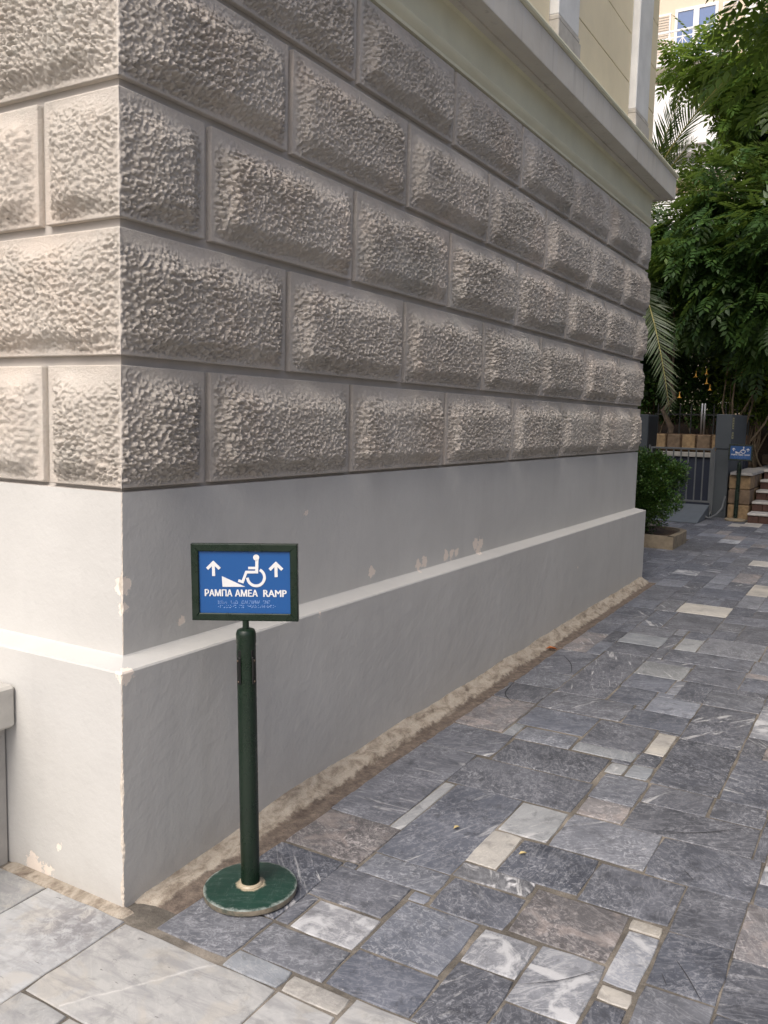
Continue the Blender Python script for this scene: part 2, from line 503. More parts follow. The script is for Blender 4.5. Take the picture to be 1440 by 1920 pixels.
def m_paint(name, c, wear, amt, rough=0.32, sc=14):
    g = G(name)
    v = g.objc()
    w = g.noise(v, sc, 8, 0.75, 0.6)
    ms = g.ramp(w, [(0.64, 0.0), (0.72, amt)])
    cc = g.mix(ms, g.ramp(g.noise(v, 5, 5), [(0.3, tuple(q * 0.85 for q in c)), (0.7, tuple(q * 1.15 for q in c))]), wear)
    return g.out(cc, g.ramp(w, [(0.4, rough), (0.75, rough + 0.35)]), g.bump(g.noise(v, 40, 4), 0.08, 0.003), spec=0.5)
M['green'] = m_paint('dark_green_enamel', (0.0060, 0.0165, 0.0085), (0.05, 0.07, 0.05), 0.12, 0.22)
def m_base():
    g = G('scratched_green_base')
    v = g.objc()
    c = g.ramp(g.noise(v, 7, 6), [(0.3, (0.009, 0.034, 0.024)), (0.7, (0.015, 0.050, 0.036))])
    s1 = g.noise(g.mapv(v, scale=(1.2, 16, 1), rot=(0, 0, 0.5)), 2.4, 5, 0.65, 0.6)
    c = g.mix(g.math('MULTIPLY', g.ramp(g.math('ABSOLUTE', g.math('SUBTRACT', s1, 0.5)), [(0.0, 1.0), (0.005, 0.0)]), 0.35), c, (0.25, 0.31, 0.29))
    s2 = g.noise(g.mapv(v, scale=(14, 1.4, 1), rot=(0, 0, 0.3)), 2.0, 5, 0.65, 0.5)
    c = g.mix(g.math('MULTIPLY', g.ramp(g.math('ABSOLUTE', g.math('SUBTRACT', s2, 0.42)), [(0.0, 1.0), (0.004, 0.0)]), 0.3), c, (0.25, 0.31, 0.29))
    sep = g.n('ShaderNodeSeparateXYZ', {0: v})
    r = g.n('ShaderNodeVectorMath', {0: g.n('ShaderNodeCombineXYZ', {0: sep.outputs[0], 1: sep.outputs[1], 2: 0.0}).outputs[0]}, operation='LENGTH').outputs['Value']
    rim = g.math('ADD', r, g.math('MULTIPLY', g.math('SUBTRACT', g.noise(v, 30, 7, 0.75), 0.5), 0.05))
    c = g.mix(g.ramp(g.math('MULTIPLY', g.math('SUBTRACT', rim, 0.147), 80, True), [(0.0, 0.0), (1.0, 0.7)]), c, (0.40, 0.44, 0.41))
    side = g.math('LESS_THAN', sep.outputs[2], 0.0205)
    sidec = g.ramp(g.noise(v, 16, 7, 0.7), [(0.35, (0.05, 0.062, 0.05)), (0.5, (0.16, 0.14, 0.105)), (0.7, (0.27, 0.235, 0.18))])
    c = g.mix(side, c, sidec)
    rust = g.math('SUBTRACT', 0.052, g.math('ADD', r, g.math('MULTIPLY', g.math('SUBTRACT', g.noise(v, 45, 5, 0.7), 0.5), 0.03)))
    c = g.mix(g.ramp(g.math('MULTIPLY', rust, 120, True), [(0.0, 0.0), (1.0, 0.85)]), c, (0.45, 0.38, 0.27))
    return g.out(c, 0.38, g.bump(g.noise(v, 60, 4), 0.1, 0.003))
M['base'] = m_base()
M['sandbase'] = m_plain('sandy_concrete_base', (0.30, 0.25, 0.17), 0.9, var=0.25, scale=20, bump=0.3)
M['blue'] = m_plain('blue_sign_print', (0.011, 0.078, 0.255), 0.35, var=0.04, scale=3, bump=0.0)
M['signwhite'] = m_plain('white_sign_print', (0.66, 0.66, 0.66), 0.4, var=0.02, bump=0.0)
M['braille'] = m_plain('braille_dot', (0.30, 0.42, 0.68), 0.35, var=0.05, bump=0.0)
M['clip'] = m_plain('black_clip', (0.006, 0.0065, 0.006), 0.5, var=0.2)
M['rivet'] = m_plain('brown_rivet', (0.20, 0.15, 0.11), 0.4, metal=0.6)
M['lift'] = m_plain('blue_grey_lift_paint', (0.070, 0.082, 0.092), 0.55, var=0.1, scale=3, bump=0.1)
M['lift_shade'] = m_plain('shaded_lift_paint', (0.030, 0.034, 0.038), 0.6, var=0.1, scale=3)  # lift paint darkened to stand for a face in shade
M['navy'] = m_plain('navy_door_paint', (0.020, 0.026, 0.045), 0.55, var=0.1, scale=3)
M['gate'] = m_plain('grey_gate_paint', (0.125, 0.135, 0.14), 0.45, var=0.12)
M['ramp'] = m_plain('ramp_plate_paint', (0.13, 0.15, 0.17), 0.5, var=0.1)
M['red'] = m_plain('red_button', (0.45, 0.03, 0.02), 0.4)
M['sticker'] = m_plain('yellowed_sticker', (0.45, 0.42, 0.22), 0.5, var=0.1)
M['ink'] = m_plain('sticker_ink', (0.05, 0.05, 0.04), 0.6)
M['steel'] = m_plain('bright_steel', (0.62, 0.62, 0.62), 0.35, metal=0.7)
M['iron'] = m_plain('dark_iron', (0.02, 0.022, 0.02), 0.6)
M['sand1'] = m_plain('honey_sandstone', (0.27, 0.185, 0.10), 0.9, var=0.35, scale=14, bump=0.5)
M['sand2'] = m_plain('brown_sandstone', (0.17, 0.12, 0.078), 0.9, var=0.35, scale=12, bump=0.5)
M['coping'] = m_plain('grey_marble_coping', (0.36, 0.345, 0.32), 0.6, var=0.25, scale=9, bump=0.2)
M['tread'] = m_plain('white_marble_tread', (0.50, 0.48, 0.45), 0.6, var=0.2, scale=11, bump=0.2)
M['brick'] = m_plain('dark_red_brick', (0.085, 0.044, 0.034), 0.85, var=0.3, scale=20, bump=0.3)
M['planter'] = m_plain('tan_planter_stone', (0.23, 0.19, 0.135), 0.9, var=0.3, scale=9, bump=0.4)
M['soil'] = m_plain('brown_soil', (0.09, 0.055, 0.032), 1.0, var=0.5, scale=30, bump=0.8)
M['bark'] = m_plain('grey_brown_bark', (0.105, 0.078, 0.055), 0.95, var=0.4, scale=14, bump=0.8)
M['twig'] = m_plain('pale_twig', (0.20, 0.15, 0.095), 0.9, var=0.3, scale=14, bump=0.4)
M['leaf'] = m_leaf('tree_leaf', (0.045, 0.10, 0.016), (0.08, 0.16, 0.025), (0.145, 0.235, 0.036), 0.55)
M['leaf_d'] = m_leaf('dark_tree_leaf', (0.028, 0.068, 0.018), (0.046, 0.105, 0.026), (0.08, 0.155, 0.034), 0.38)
M['leaf_y'] = m_leaf('yellow_green_leaf', (0.075, 0.13, 0.016), (0.13, 0.20, 0.024), (0.20, 0.27, 0.035), 0.45)
M['leaf_b'] = m_leaf('box_leaf', (0.024, 0.064, 0.016), (0.048, 0.115, 0.026), (0.11, 0.20, 0.045), 0.3, 0.3)
M['palm'] = m_leaf('palm_leaflet', (0.040, 0.080, 0.028), (0.075, 0.12, 0.042), (0.13, 0.165, 0.07), 0.3, 0.4)
M['rachis'] = m_plain('yellow_palm_rib', (0.30, 0.27, 0.085), 0.5)
M['flower'] = m_plain('orange_trumpet', (0.70, 0.36, 0.06), 0.5, var=0.15)
M['dryleaf'] = m_plain('dry_leaf', (0.52, 0.42, 0.20), 0.7, var=0.2)
M['redleaf'] = m_plain('rusty_fallen_leaf', (0.42, 0.13, 0.03), 0.7, var=0.2)
M['peach'] = m_plain('peach_facade', (0.70, 0.585, 0.45), 0.85, var=0.05, scale=0.6, bump=0.05)
M['fwhite'] = m_plain('white_facade_paint', (0.82, 0.81, 0.79), 0.7, var=0.03, scale=1)
M['shutter'] = m_plain('beige_shutter', (0.62, 0.53, 0.42), 0.7, var=0.05)
M['ground'] = m_plain('far_ground', (0.22, 0.21, 0.195), 0.95, var=0.15, scale=0.6, bump=0.2)
M['terrace'] = m_plain('terrace_paving', (0.25, 0.245, 0.24), 0.8, var=0.3, scale=4, bump=0.2)
def m_glass():
    g = G('sky_painted_glass')
    return g.out((0.06, 0.13, 0.30), 0.05, None, spec=1.0, coat=1.0)  # blue sky reflection is put into the base colour
M['glass'] = m_glass()

# ------------------------------------------------------------------ ground
b = MB()
xs = [-150, -30, -4, 0, 4, 30, 150]
ys = [-150, -30, -3, 0, 6, 12, 14, 40, 200]
for yv in ys:
    for xv in xs:
        b.v.append((xv, yv, gz(max(-3, min(yv, 14))) - 0.03))
for j in range(len(ys) - 1):
    for i in range(len(xs) - 1):
        k = j * len(xs) + i
        b.f.append([k, k + 1, k + len(xs) + 1, k + len(xs)])
tag(b.build('ground', M['ground']), kind='structure')

pv = bpy.data.objects.new('pavement', None)
b = MB()
ys = [-2.2, -1, 0, 2, 4, 6, 8, 10, 12.6, 13.0]
for yv in ys:
    for xv in (-3.2, 0, 2, 4.6):
        b.v.append((xv, yv, gz(yv) - 0.0045))
for j in range(len(ys) - 1):
    for i in range(3):
        k = j * 4 + i
        b.f.append([k, k + 1, k + 5, k + 4])
pv = tag(b.build('pavement', M['mortar']), kind='structure')

# stones: kind, x0, x1, y0, y1 in metres (aligned with the wall)
ST = []
for l in '''l .46 .66 -.05 .03|c .67 .865 -.05 .02|m .17 .45 -.02 .205|s .17 .445 .215 .625|s .455 .50 .215 .39|w .51 .745 .21 .385|m .46 .75 .04 .195|s .45 .735 .40 .60|b .17 .50 .645 .95
s .155 .44 .96 1.795|l .45 .495 .955 1.44|m .51 .815 .61 .75|s .505 .805 .76 1.45|s .445 1.01 1.46 1.775|l .815 1.015 1.16 1.435|c .81 .925 .88 1.145|s .935 1.23 .87 1.135|x .815 1.09 .765 .86
s .83 1.095 .545 .75|m .76 1.025 .235 .535|s .76 1.035 .04 .225|w 1.045 1.22 .34 .525|b 1.105 1.42 .555 .835|w 1.23 1.425 .25 .54|s 1.24 1.535 .85 1.125|c 1.43 1.53 .77 .825|w 1.435 1.53 .47 .76|c 1.44 1.53 .39 .455
s 1.545 1.735 .53 .82|s 1.545 1.735 .83 1.13|s 1.39 1.74 1.14 1.445|m 1.03 1.38 1.15 1.445|s 1.225 1.70 1.46 1.71|s 1.23 1.49 1.72 1.915|b 1.03 1.215 1.465 1.635|m 1.025 1.215 1.645 1.925|l 1.01 1.09 1.94 2.06|l 1.10 1.20 1.94 2.095
s 1.10 1.20 2.105 2.255|c 1.11 1.20 2.265 2.57|s 1.215 1.50 1.93 2.545|s 1.215 1.50 2.56 3.16|s .80 1.095 2.235 2.60|s .90 1.205 2.62 2.88|m .955 1.205 2.89 3.17|l .795 1.09 2.115 2.225|s .515 .995 1.79 2.085|s .145 .50 1.81 2.125
b .145 .42 2.14 2.64|l .43 .49 2.11 2.30|m .50 .785 2.105 2.285|s .43 .79 2.31 2.61|s .425 .89 2.63 2.93|s .135 .415 2.655 2.945|m .14 .42 2.96 3.275|s .43 .715 2.945 3.96|s .14 .415 3.285 3.83|l .725 1.015 3.555 3.865
s .725 .985 3.255 3.545|s .735 .945 2.945 3.245|s 1.025 1.335 3.57 3.96|l .815 .955 4.28 4.62|s .805 1.34 3.97 4.265|m .965 1.36 4.28 4.73|s .60 .955 4.88 5.48|c .565 .955 5.50 5.89|m .395 .555 5.47 5.93
s 1.045 1.22 .04 .33|s 1.44 1.53 .18 .38|m 1.545 1.735 .22 .52'''.replace('\n', '|').split('|'):
    k, *q = l.split()
    ST.append((k, *map(float, q)))
APRON = [(-.86, -.315, -.95, -.05), (-.308, .058, -.78, -.047), (.067, .664, -.427, -.057), (.067, .256, -.86, -.436), (.264, .664, -.86, -.436), (.674, .868, -.42, -.06), (.876, 1.20, -.40, .03),
         (.674, 1.0, -.86, -.43), (1.01, 1.5, -.86, -.41), (1.21, 1.62, -.40, .03), (1.63, 2.1, -.40, .03), (1.51, 2.1, -.86, -.41), (2.11, 2.7, -.86, -.2), (-.86, -.2, -1.6, -.96), (-.19, .5, -1.6, -.87), (.51, 1.3, -1.6, -.87), (1.31, 2.1, -1.6, -.87), (2.11, 2.8, -1.6, -.87)]
for a in APRON:
    ST.append(('M', *a))
# fill what is left with courses of the same sizes
CS = 0.01
GX0, GX1, GY0, GY1 = -1.9, 3.9, -0.9, 12.85
nx, ny = int((GX1 - GX0) / CS), int((GY1 - GY0) / CS)
occ = np.zeros((ny, nx), bool)
def mark(x0, x1, y0, y1):
    occ[max(0, int((y0 - GY0) / CS)):max(0, int(math.ceil((y1 - GY0) / CS))), max(0, int((x0 - GX0) / CS)):max(0, int(math.ceil((x1 - GX0) / CS)))] = True
for s in ST:
    mark(s[1] - .004, s[2] + .004, s[3] - .004, s[4] + .004)
mark(-3, .135, -3, 6.66)          # the building and its cement fillet
mark(-3, .16, -3, 1.8)
mark(-3, -.21, 8.9, 10.0)         # planter
mark(-3, -.95, 6.66, 12.9)
mark(-1.5, -.46, 11.8, 12.9)      # ramp
mark(.12, 4, 12.38, 12.9)
rw = random.Random(5)
W = [28, 28, 29, 29, 36, 44, 18, 10]
L = [29, 29, 30, 42, 56, 24, 15]
for j in range(0, ny):
    i = 0
    row = occ[j]
    while i < nx:
        if row[i]:
            i += 1
            continue
        run = 1
        while i + run < nx and not row[i + run] and run < 60:
            run += 1
        w = rw.choice(W)
        y = GY0 + j * CS
        if y > 3.4:
            w = rw.choice([28, 30, 36, 40, 18])
        if run - w < 9:
            w = min(run, 48)
        h = rw.choice(L) if y < 3.4 else rw.choice([29, 36, 44, 58])
        hh = 1
        while hh < h and j + hh < ny and not occ[j + hh, i:i + w].any():
            hh += 1
        # swallow a thin leftover above
        ex = hh
        while ex < hh + 8 and j + ex < ny and not occ[j + ex, i:i + w].any():
            ex += 1
        if ex < hh + 8:
            hh = ex
        occ[j:j + hh, i:i + w] = True
        if w >= 3 and hh >= 3:
            k = rw.choices('smlwcb', [62, 26, 3, 4, 1.5, 5] if y > 2.6 else [62, 22, 4, 5, 2, 6])[0]
            if w * hh > 1100 and k in 'lc':
                k = 'm'
            x0 = GX0 + i * CS
            ST.append((k, x0 + .002, x0 + w * CS - .002, y + .002, y + hh * CS - .002))
        i += w
KM = {'s': 'slate', 'm': 'mid', 'l': 'light', 'w': 'white', 'c': 'cream', 'b': 'brown', 'x': 'mosaic', 'M': 'marble'}
def stone_mesh(x0, x1, y0, y1, rr):
    """one paving stone: uneven outline, worn rounded arris, sides down into the bed"""
    w, l = x1 - x0, y1 - y0
    pts = []
    j = min(0.0032, 0.03 * min(w, l))
    def side(ax, ay, bx, by, n):
        for t in range(n):
            f = t / n
            k = j * (0.3 if t == 0 else 1)
            pts.append((ax + (bx - ax) * f + rr.uniform(-k, k), ay + (by - ay) * f + rr.uniform(-k, k)))
    n1 = max(2, min(5, int(w / .07)))
    n2 = max(2, min(5, int(l / .07)))
    side(x0, y0, x1, y0, n1)
    side(x1, y0, x1, y1, n2)
    side(x1, y1, x0, y1, n1)
    side(x0, y1, x0, y0, n2)
    cx, cy = (x0 + x1) / 2, (y0 + y1) / 2
    # knock the sharp corners off
    n = len(pts)
    for c in (0, n1, n1 + n2, 2 * n1 + n2):
        k = rr.uniform(0.0, 0.006) / max(w, l)
        pts[c] = (pts[c][0] + (cx - pts[c][0]) * k * 2, pts[c][1] + (cy - pts[c][1]) * k * 2)
    tx, ty, dz = rr.uniform(-.003, .003), rr.uniform(-.003, .003), rr.uniform(-.0015, .0015)
    def z(px, py, d=0):
        return gz(py) + dz + tx * (px - cx) + ty * (py - cy) + d
    V = []
    for ins, d in ((0.0, -0.02), (0.0, -0.003), (0.0016, -0.0006), (0.0045, 0.0)):
        for px, py in pts:
            fx, fy = 1 - min(.3, ins / (w / 2)), 1 - min(.3, ins / (l / 2))
            V.append(((px - cx) * fx, (py - cy) * fy, z(px, py, d) - gz(cy)))
    F = []
    for r in range(3):
        for k in range(n):
            F.append([r * n + k, r * n + (k + 1) % n, (r + 1) * n + (k + 1) % n, (r + 1) * n + k])
    F.append([3 * n + k for k in range(n)])
    return V, F, (cx, cy, gz(cy))
def shown(s):
    P = [(x, y, gz(y)) for x in (s[1], s[2]) for y in (s[3], s[4])]
    a = [project(p) for p in P]
    if min(q[2] for q in a) < .2:
        return 0
    xs_, ys_ = [np.clip(q[0], 0, 1440) for q in a], [np.clip(q[1], 0, 1920) for q in a]
    return (max(xs_) - min(xs_)) * (max(ys_) - min(ys_))
ST.sort(key=shown, reverse=True)
rest = {}
rr = random.Random(3)
for i, s in enumerate(ST):
    gr = rr.choice((.0, .001, .002, .003)) if s[0] != 'M' else .001
    V, F, c = stone_mesh(s[1] - gr, s[2] + gr, s[3] - gr, s[4] + gr, rr)
    val = rr.random()
    if i < 290:
        me = newmesh('paving_stone', V, F)
        at = me.attributes.new('rnd', 'FLOAT', 'POINT')
        at.data.foreach_set('value', np.full(len(V), val, np.float32))
        sharp(obj('paving_stone', me, M[KM[s[0]]], pv, loc=c), 50)
    else:
        r = rest.setdefault('all', ([], [], [], []))
        bs = len(r[0])
        r[0].extend([(v[0] + c[0], v[1] + c[1], v[2] + c[2]) for v in V])
        r[1].extend([[q + bs for q in f] for f in F])
        r[2].extend([val] * len(V))
        r[3].extend([list(KM).index(s[0])] * len(F))
if rest:
    r = rest['all']
    me = newmesh('outer_paving_stones', r[0], r[1])
    me.attributes.new('rnd', 'FLOAT', 'POINT').data.foreach_set('value', np.array(r[2], np.float32))
    o = obj('outer_paving_stones', me, [M[v] for v in KM.values()], pv)
    me.polygons.foreach_set('material_index', np.array(r[3], np.int32))
    tag(o, kind='stuff')

# cement fillet and dirt strip along the foot of the wall
def fillet(name, path_len, prof, place, seed):
    n = int(path_len / 0.02)
    ts = np.linspace(0, path_len, n)
    V = np.zeros((n, len(prof), 3))
    for k, (o, h) in enumerate(prof):
        nz = perlin(ts * 9, np.full(n, k * 0.45), seed) * 0.010 + perlin(ts * 26, np.full(n, k * 0.8), seed + 1) * 0.006
        nw = perlin(ts * 2.2, np.full(n, k * 0.2), seed + 2)
        oo = o + (nz * 0.9 + nw * 0.014) * (0 if k in (0, len(prof) - 1) else 1)
        fade = .15 + .85 * sst(.05, 1.1, ts) if path_len > 2 else 1.0
        hh = h * (1 + 0.35 * nw) * fade + nz * (0.55 if h > 0.004 else 0.12) * (1 if path_len > 2 else .25)
        hh = hh - .022 * (1 - sst(0, .10, ts)) - (.022 * sst(path_len - .06, path_len, ts) if path_len < 2 else 0)
        V[:, k] = place(ts, oo, hh)
    idx = np.arange(n * len(prof)).reshape(n, len(prof))
    F = np.stack([idx[:-1, :-1].ravel(), idx[:-1, 1:].ravel(), idx[1:, 1:].ravel(), idx[1:, :-1].ravel()], 1)
    return obj(name, newmesh(name, V.reshape(-1, 3), F), M['fillet'], pv, True)
fillet('mortar_fillet', 6.62, [(-.004, .058), (.012, .05), (.03, .034), (.055, .026), (.075, .014), (.088, .003), (.105, .0015), (.13, .002), (.158, .001), (.172, -.008)],
       lambda t, o, h: np.stack([o * np.where(t < 2, 1, 1 - 0.03 * (t - 2)), t + .0, gz(t) + h], 1), 3)
fillet('mortar_fillet', .70, [(-.004, .004), (.012, .003), (.025, .002), (.042, .0005), (.052, -.008)],
       lambda t, o, h: np.stack([-.62 + t, -o + 0 * t, gz(0 * t) + h], 1), 5)

# long curved gouges worn into the slates
def gouge(pts, w):
    pts = [Vector((*q, 0)) for q in pts]
    mb = MB()
    P = []
    for i in range(len(pts) - 1):
        a = pts[max(0, i - 1)]; b0 = pts[i]; c0 = pts[i + 1]; d0 = pts[min(len(pts) - 1, i + 2)]
        for k in range(8):
            t = k / 8
            P.append(0.5 * ((2 * b0) + (c0 - a) * t + (2 * a - 5 * b0 + 4 * c0 - d0) * t * t + (3 * b0 - a - 3 * c0 + d0) * t ** 3))
    P.append(pts[-1])
    n_ = len(P)
    for i, p_ in enumerate(P):
        d_ = (P[min(n_ - 1, i + 1)] - P[max(0, i - 1)]).normalized()
        ww = w * (0.25 + 0.75 * math.sin(math.pi * (i + .5) / n_))
        for s_ in (-1, 1):
            q = p_ + Vector((-d_.y, d_.x, 0)) * ww * s_
            mb.v.append((q.x, q.y, gz(q.y) + .0042))
        if i:
            mb.f.append([2 * i - 2, 2 * i - 1, 2 * i + 1, 2 * i])
    mb.build('gouge_mark', M['gouge'], pv)
for pts, w in (([(1.365, 1.478), (1.462, 1.525), (1.55, 1.591), (1.635, 1.681)], .0022), ([(1.236, .318), (1.333, .40), (1.417, .509)], .0014), ([(1.6, .673), (1.646, .609), (1.70, .521)], .0018),
               ([(.169, 2.938), (.199, 2.719), (.297, 2.584)], .003), ([(.227, 3.667), (.327, 3.511), (.397, 3.322)], .003), ([(1.507, 1.229), (1.551, 1.172)], .0012), ([(1.577, .586), (1.601, .54)], .0012)):
    gouge(pts, w)

# ------------------------------------------------------------------ the rusticated building
E_, ZL, DD = 0.085, 0.7775, 6.6445
ZJ = [1.3477, 1.7668, 2.1927, 2.6133, 3.0360, 3.4353]
LB, A1, A2, BLJ = 0.9515, 0.4853, 0.9563, 0.4398
XW, TOP = -9.0, 10.5
bld = thing('corner_building', 'grey stucco corner building with rusticated block courses above a smooth plinth', 'building', (0, 0, 0))

# plinth: lower course with a chipped vertical arris, sloping ledge, recessed upper course
def plinth_mesh():
    V, F, MI = [], [], []
    n = 190
    zs = np.linspace(-0.06, ZL, n)
    c1 = np.abs(perlin(zs * 38, zs * 0, 4)) * 0.010 + np.clip(perlin(zs * 11, zs * 0, 6), 0, 1) * 0.022 + 0.0012
    c2 = np.abs(perlin(zs * 47, zs * 0, 8)) * 0.010 + np.clip(perlin(zs * 9, zs * 0, 9), 0, 1) * 0.014 + 0.0012
    mid = (perlin(zs * 60, zs * 0, 12)) * 0.002
    rows = []
    for z, a, d, m in zip(zs, c1, c2, mid):
        rows.append([(XW, 0, z), (-2, 0, z), (-.6, 0, z), (-a, 0, z), (-a * .35 + m, d * .35 - m, z), (0, d, z), (0, 1.2, z), (0, 3.5, z), (0, DD, z), (XW, DD, z)])
    k = len(rows[0])
    for r in rows:
        V += r
    for j in range(n - 1):
        for i in range(k - 1):
            F.append([j * k + i, j * k + i + 1, (j + 1) * k + i + 1, (j + 1) * k + i])
            MI.append(1 if i in (3, 4) else 0)
    return V, F, MI
V, F, MI = plinth_mesh()
me = newmesh('plinth', V, F)
o = obj('plinth', me, [M['plinth'], M['worn']], bld)
me.polygons.foreach_set('material_index', np.array(MI, np.int32))

def ring(prof, mats, name, y_off=True, smooth=False, parent=bld, close=False):
    """sweep a profile of (outward offset, z) round street face, path face and back, mitred at the corners"""
    V, F = [], []
    for o, z in prof:
        V += [(XW, E_ - o, z), (-E_ + o, E_ - o, z), (-E_ + o, DD - E_ + o, z), (XW, DD - E_ + o, z)]
    for j in range(len(prof) - 1):
        for i in range(3):
            F.append([j * 4 + i, j * 4 + i + 1, (j + 1) * 4 + i + 1, (j + 1) * 4 + i])
    ob = obj(name, newmesh(name, V, F), mats, parent)
    if smooth:
        sharp(ob, 30)
    return ob
ring([(E_, ZL), (E_ - .004, ZL + .006), (0.006, ZL + .026), (0.0, ZL + .030)], M['plinth'], 'plinth_ledge')
# upper plinth with its own chipped arris
n = 120
zs = np.linspace(ZL + .026, ZJ[0] - .004, n)
c1 = np.abs(perlin(zs * 30, zs * 0, 21)) * 0.007 + 0.001 + 0.016 * np.exp(-((zs - 1.04) / .03) ** 2) + 0.008 * np.exp(-((zs - .965) / .02) ** 2)
c2 = np.abs(perlin(zs * 36, zs * 0, 25)) * 0.006 + 0.001
V, F, MI = [], [], []
for z, a, d in zip(zs, c1, c2):
    V += [(XW, E_, z), (-E_ - .6, E_, z), (-E_ - a, E_, z), (-E_, E_ + d, z), (-E_, 2, z), (-E_, DD - E_, z), (XW, DD - E_, z)]
for j in range(n - 1):
    for i in range(6):
        F.append([j * 7 + i, j * 7 + i + 1, (j + 1) * 7 + i + 1, (j + 1) * 7 + i])
        MI.append(1 if i == 2 else 0)
me = newmesh('upper_plinth', V, F)
obj('upper_plinth', me, [M['plinth'], M['worn']], bld)
me.polygons.foreach_set('material_index', np.array(MI, np.int32))
GD = 0.020
ring([(-.0, ZJ[0] - .004), (-GD, ZJ[0] - .001), (-GD, 3.46)], M['core'], 'joint_bed')

# rusticated blocks
def blk_height(u, z, w, h, uo, zo, corner, seed, amp):
    """u 0..w from the left edge, z 0..h; relief height of the block face"""
    wob = perlin(uo * 7 + u * 9, zo * 5 + z * 9, seed + 40) * 0.012
    dl = np.where(corner == -1, 1.0, u + wob)
    dr = np.where(corner == 1, 1.0, w - u + wob)
    db, dt = z + wob, h - z + wob
    bul = (0.043 + 0.006 * math.sin(seed * 3.1))
    S = sst(0.012, 0.105, dl) * sst(0.012, 0.105, dr) * sst(0.010, 0.085, db) * sst(0.010, 0.13, dt)
    if corner:
        uc = u if corner == -1 else w - u
        S = S * (0.06 + 0.94 * sst(-0.02, 0.20, uc))
    H = 0.003 + bul * S
    em = sst(0.010, 0.038, np.minimum(dl, dr)) * sst(0.006, 0.024, db) * sst(0.012, 0.09, dt + perlin(uo * 3 + u * 5, zo + z * 5, seed + 3) * 0.07)
    if corner:
        em = em * (0.25 + 0.75 * sst(0.0, 0.02, uc))
    X, Z = uo + u, zo + z
    n1 = perlin(X * 70, Z * 70, 1)
    n2 = perlin(X * 118, Z * 118, 2)
    n3 = perlin(X * 24, Z * 24, 5)
    q = n1 + 0.6 * n2 + 0.35 * n3
    blob = sst(-0.10, 0.22, q)
    var = 0.6 + 0.55 * sst(-.3, .35, perlin(X * 3.1, Z * 3.1, seed + 9))
    H = H + amp * em * var * ((blob - 0.5) * 0.0110 + n2 * 0.0078 + n1 * 0.0030) + perlin(X * 30, Z * 30, 14) * 0.0007
    return H
def grid_faces(ny_, nx_, flip):
    idx = np.arange(ny_ * nx_).reshape(ny_, nx_)
    a, b_, c, d = idx[:-1, :-1].ravel(), idx[:-1, 1:].ravel(), idx[1:, 1:].ravel(), idx[1:, :-1].ravel()
    return np.stack([a, b_, c, d] if not flip else [d, c, b_, a], 1)
def edged(a0, a1, step):
    n_ = max(4, int((a1 - a0) / step))
    t = np.linspace(a0, a1, n_)
    return t
def block_patch(face, u0, u1, z0, z1, step, corner, seed, amp=1.0):
    """face 'r': u is y along the path wall; face 'l': u is -x along the street wall"""
    us = edged(u0, u1, step)
    zz = edged(z0, z1, step)
    # a doubled outline: the block's returns run back into the joint
    U = np.concatenate([[us[0]], us, [us[-1]]])
    Zs = np.concatenate([[zz[0]], zz, [zz[-1]]])
    UU, ZZ = np.meshgrid(U, Zs)
    H = blk_height(UU - u0, ZZ - z0, u1 - u0, z1 - z0, u0 + (50 if face == 'l' else 0), z0, corner, seed, amp)
    H[0, :] = H[-1, :] = -GD
    if corner != -1:
        H[:, 0] = -GD
    if corner != 1:
        H[:, -1] = -GD
    if corner:
        ci = 0 if corner == -1 else -1
        hc = 0.004 + perlin(Zs * 40, Zs * 0, 31) * 0.004 + perlin(Zs * 90, Zs * 0, 33) * 0.0025
        hc[0] = hc[-1] = -GD
        k = 1 if corner == -1 else -2
        H[:, ci] = hc
        H[:, k] = hc
        shift = np.zeros_like(UU)
        du = (UU - u0) if corner == -1 else (u1 - UU)
        shift = -hc[:, None] * (1 - np.clip(du / 0.05, 0, 1)) * (1 if corner == -1 else -1)
        UU = UU + shift
    if face == 'r':
        V = np.stack([-E_ + H, UU, ZZ], -1)
    else:
        V = np.stack([-UU, E_ - H, ZZ], -1)
    ny_, nx_ = UU.shape
    return V.reshape(-1, 3), grid_faces(ny_, nx_, face == 'l')
GW = 0.016                          # half a joint
seed = 0
for row in range(5):
    z0, z1 = ZJ[row] + (0.010 if row == 0 else GW), ZJ[row + 1] - GW
    odd = row % 2 == 0
    js = [A1 + LB * k for k in range(7)] if odd else [A2 + LB * k for k in range(6)]
    js = [j for j in js if j < DD - E_ - .15]
    bl = BLJ if odd else BLJ + 0.475
    # the corner stone turns the corner: one block with two faces
    seed += 1
    V1, F1 = block_patch('r', E_, js[0] - GW, z0, z1, 0.0040, -1, seed)
    V2, F2 = block_patch('l', E_, bl - GW, z0, z1, 0.0042, -1, seed + 60)
    obj('stucco_block', newmesh('stucco_block', np.concatenate([V1, V2]), np.concatenate([F1, F2 + len(V1)])), M['stucco'], bld, True)
    for k, j in enumerate(js):
        seed += 1
        e1 = js[k + 1] - GW if k + 1 < len(js) else DD - E_
        st = 0.0041 if j < 1.2 else (0.0052 if j < 3 else 0.0063)
        V1, F1 = block_patch('r', j + GW, e1, z0, z1, st, 0, seed, 1.0 if j < 2 else 1.2)
        obj('stucco_block', newmesh('stucco_block', V1, F1), M['stucco'], bld, True)
    x = bl
    for k in range(3):
        seed += 1
        V1, F1 = block_patch('l', x + GW, x + LB - GW, z0, z1, 0.0065 if k == 0 and x < .6 else 0.02, 0, seed)
        obj('stucco_block', newmesh('stucco_block', V1, F1), M['stucco'], bld, True)
        x += LB
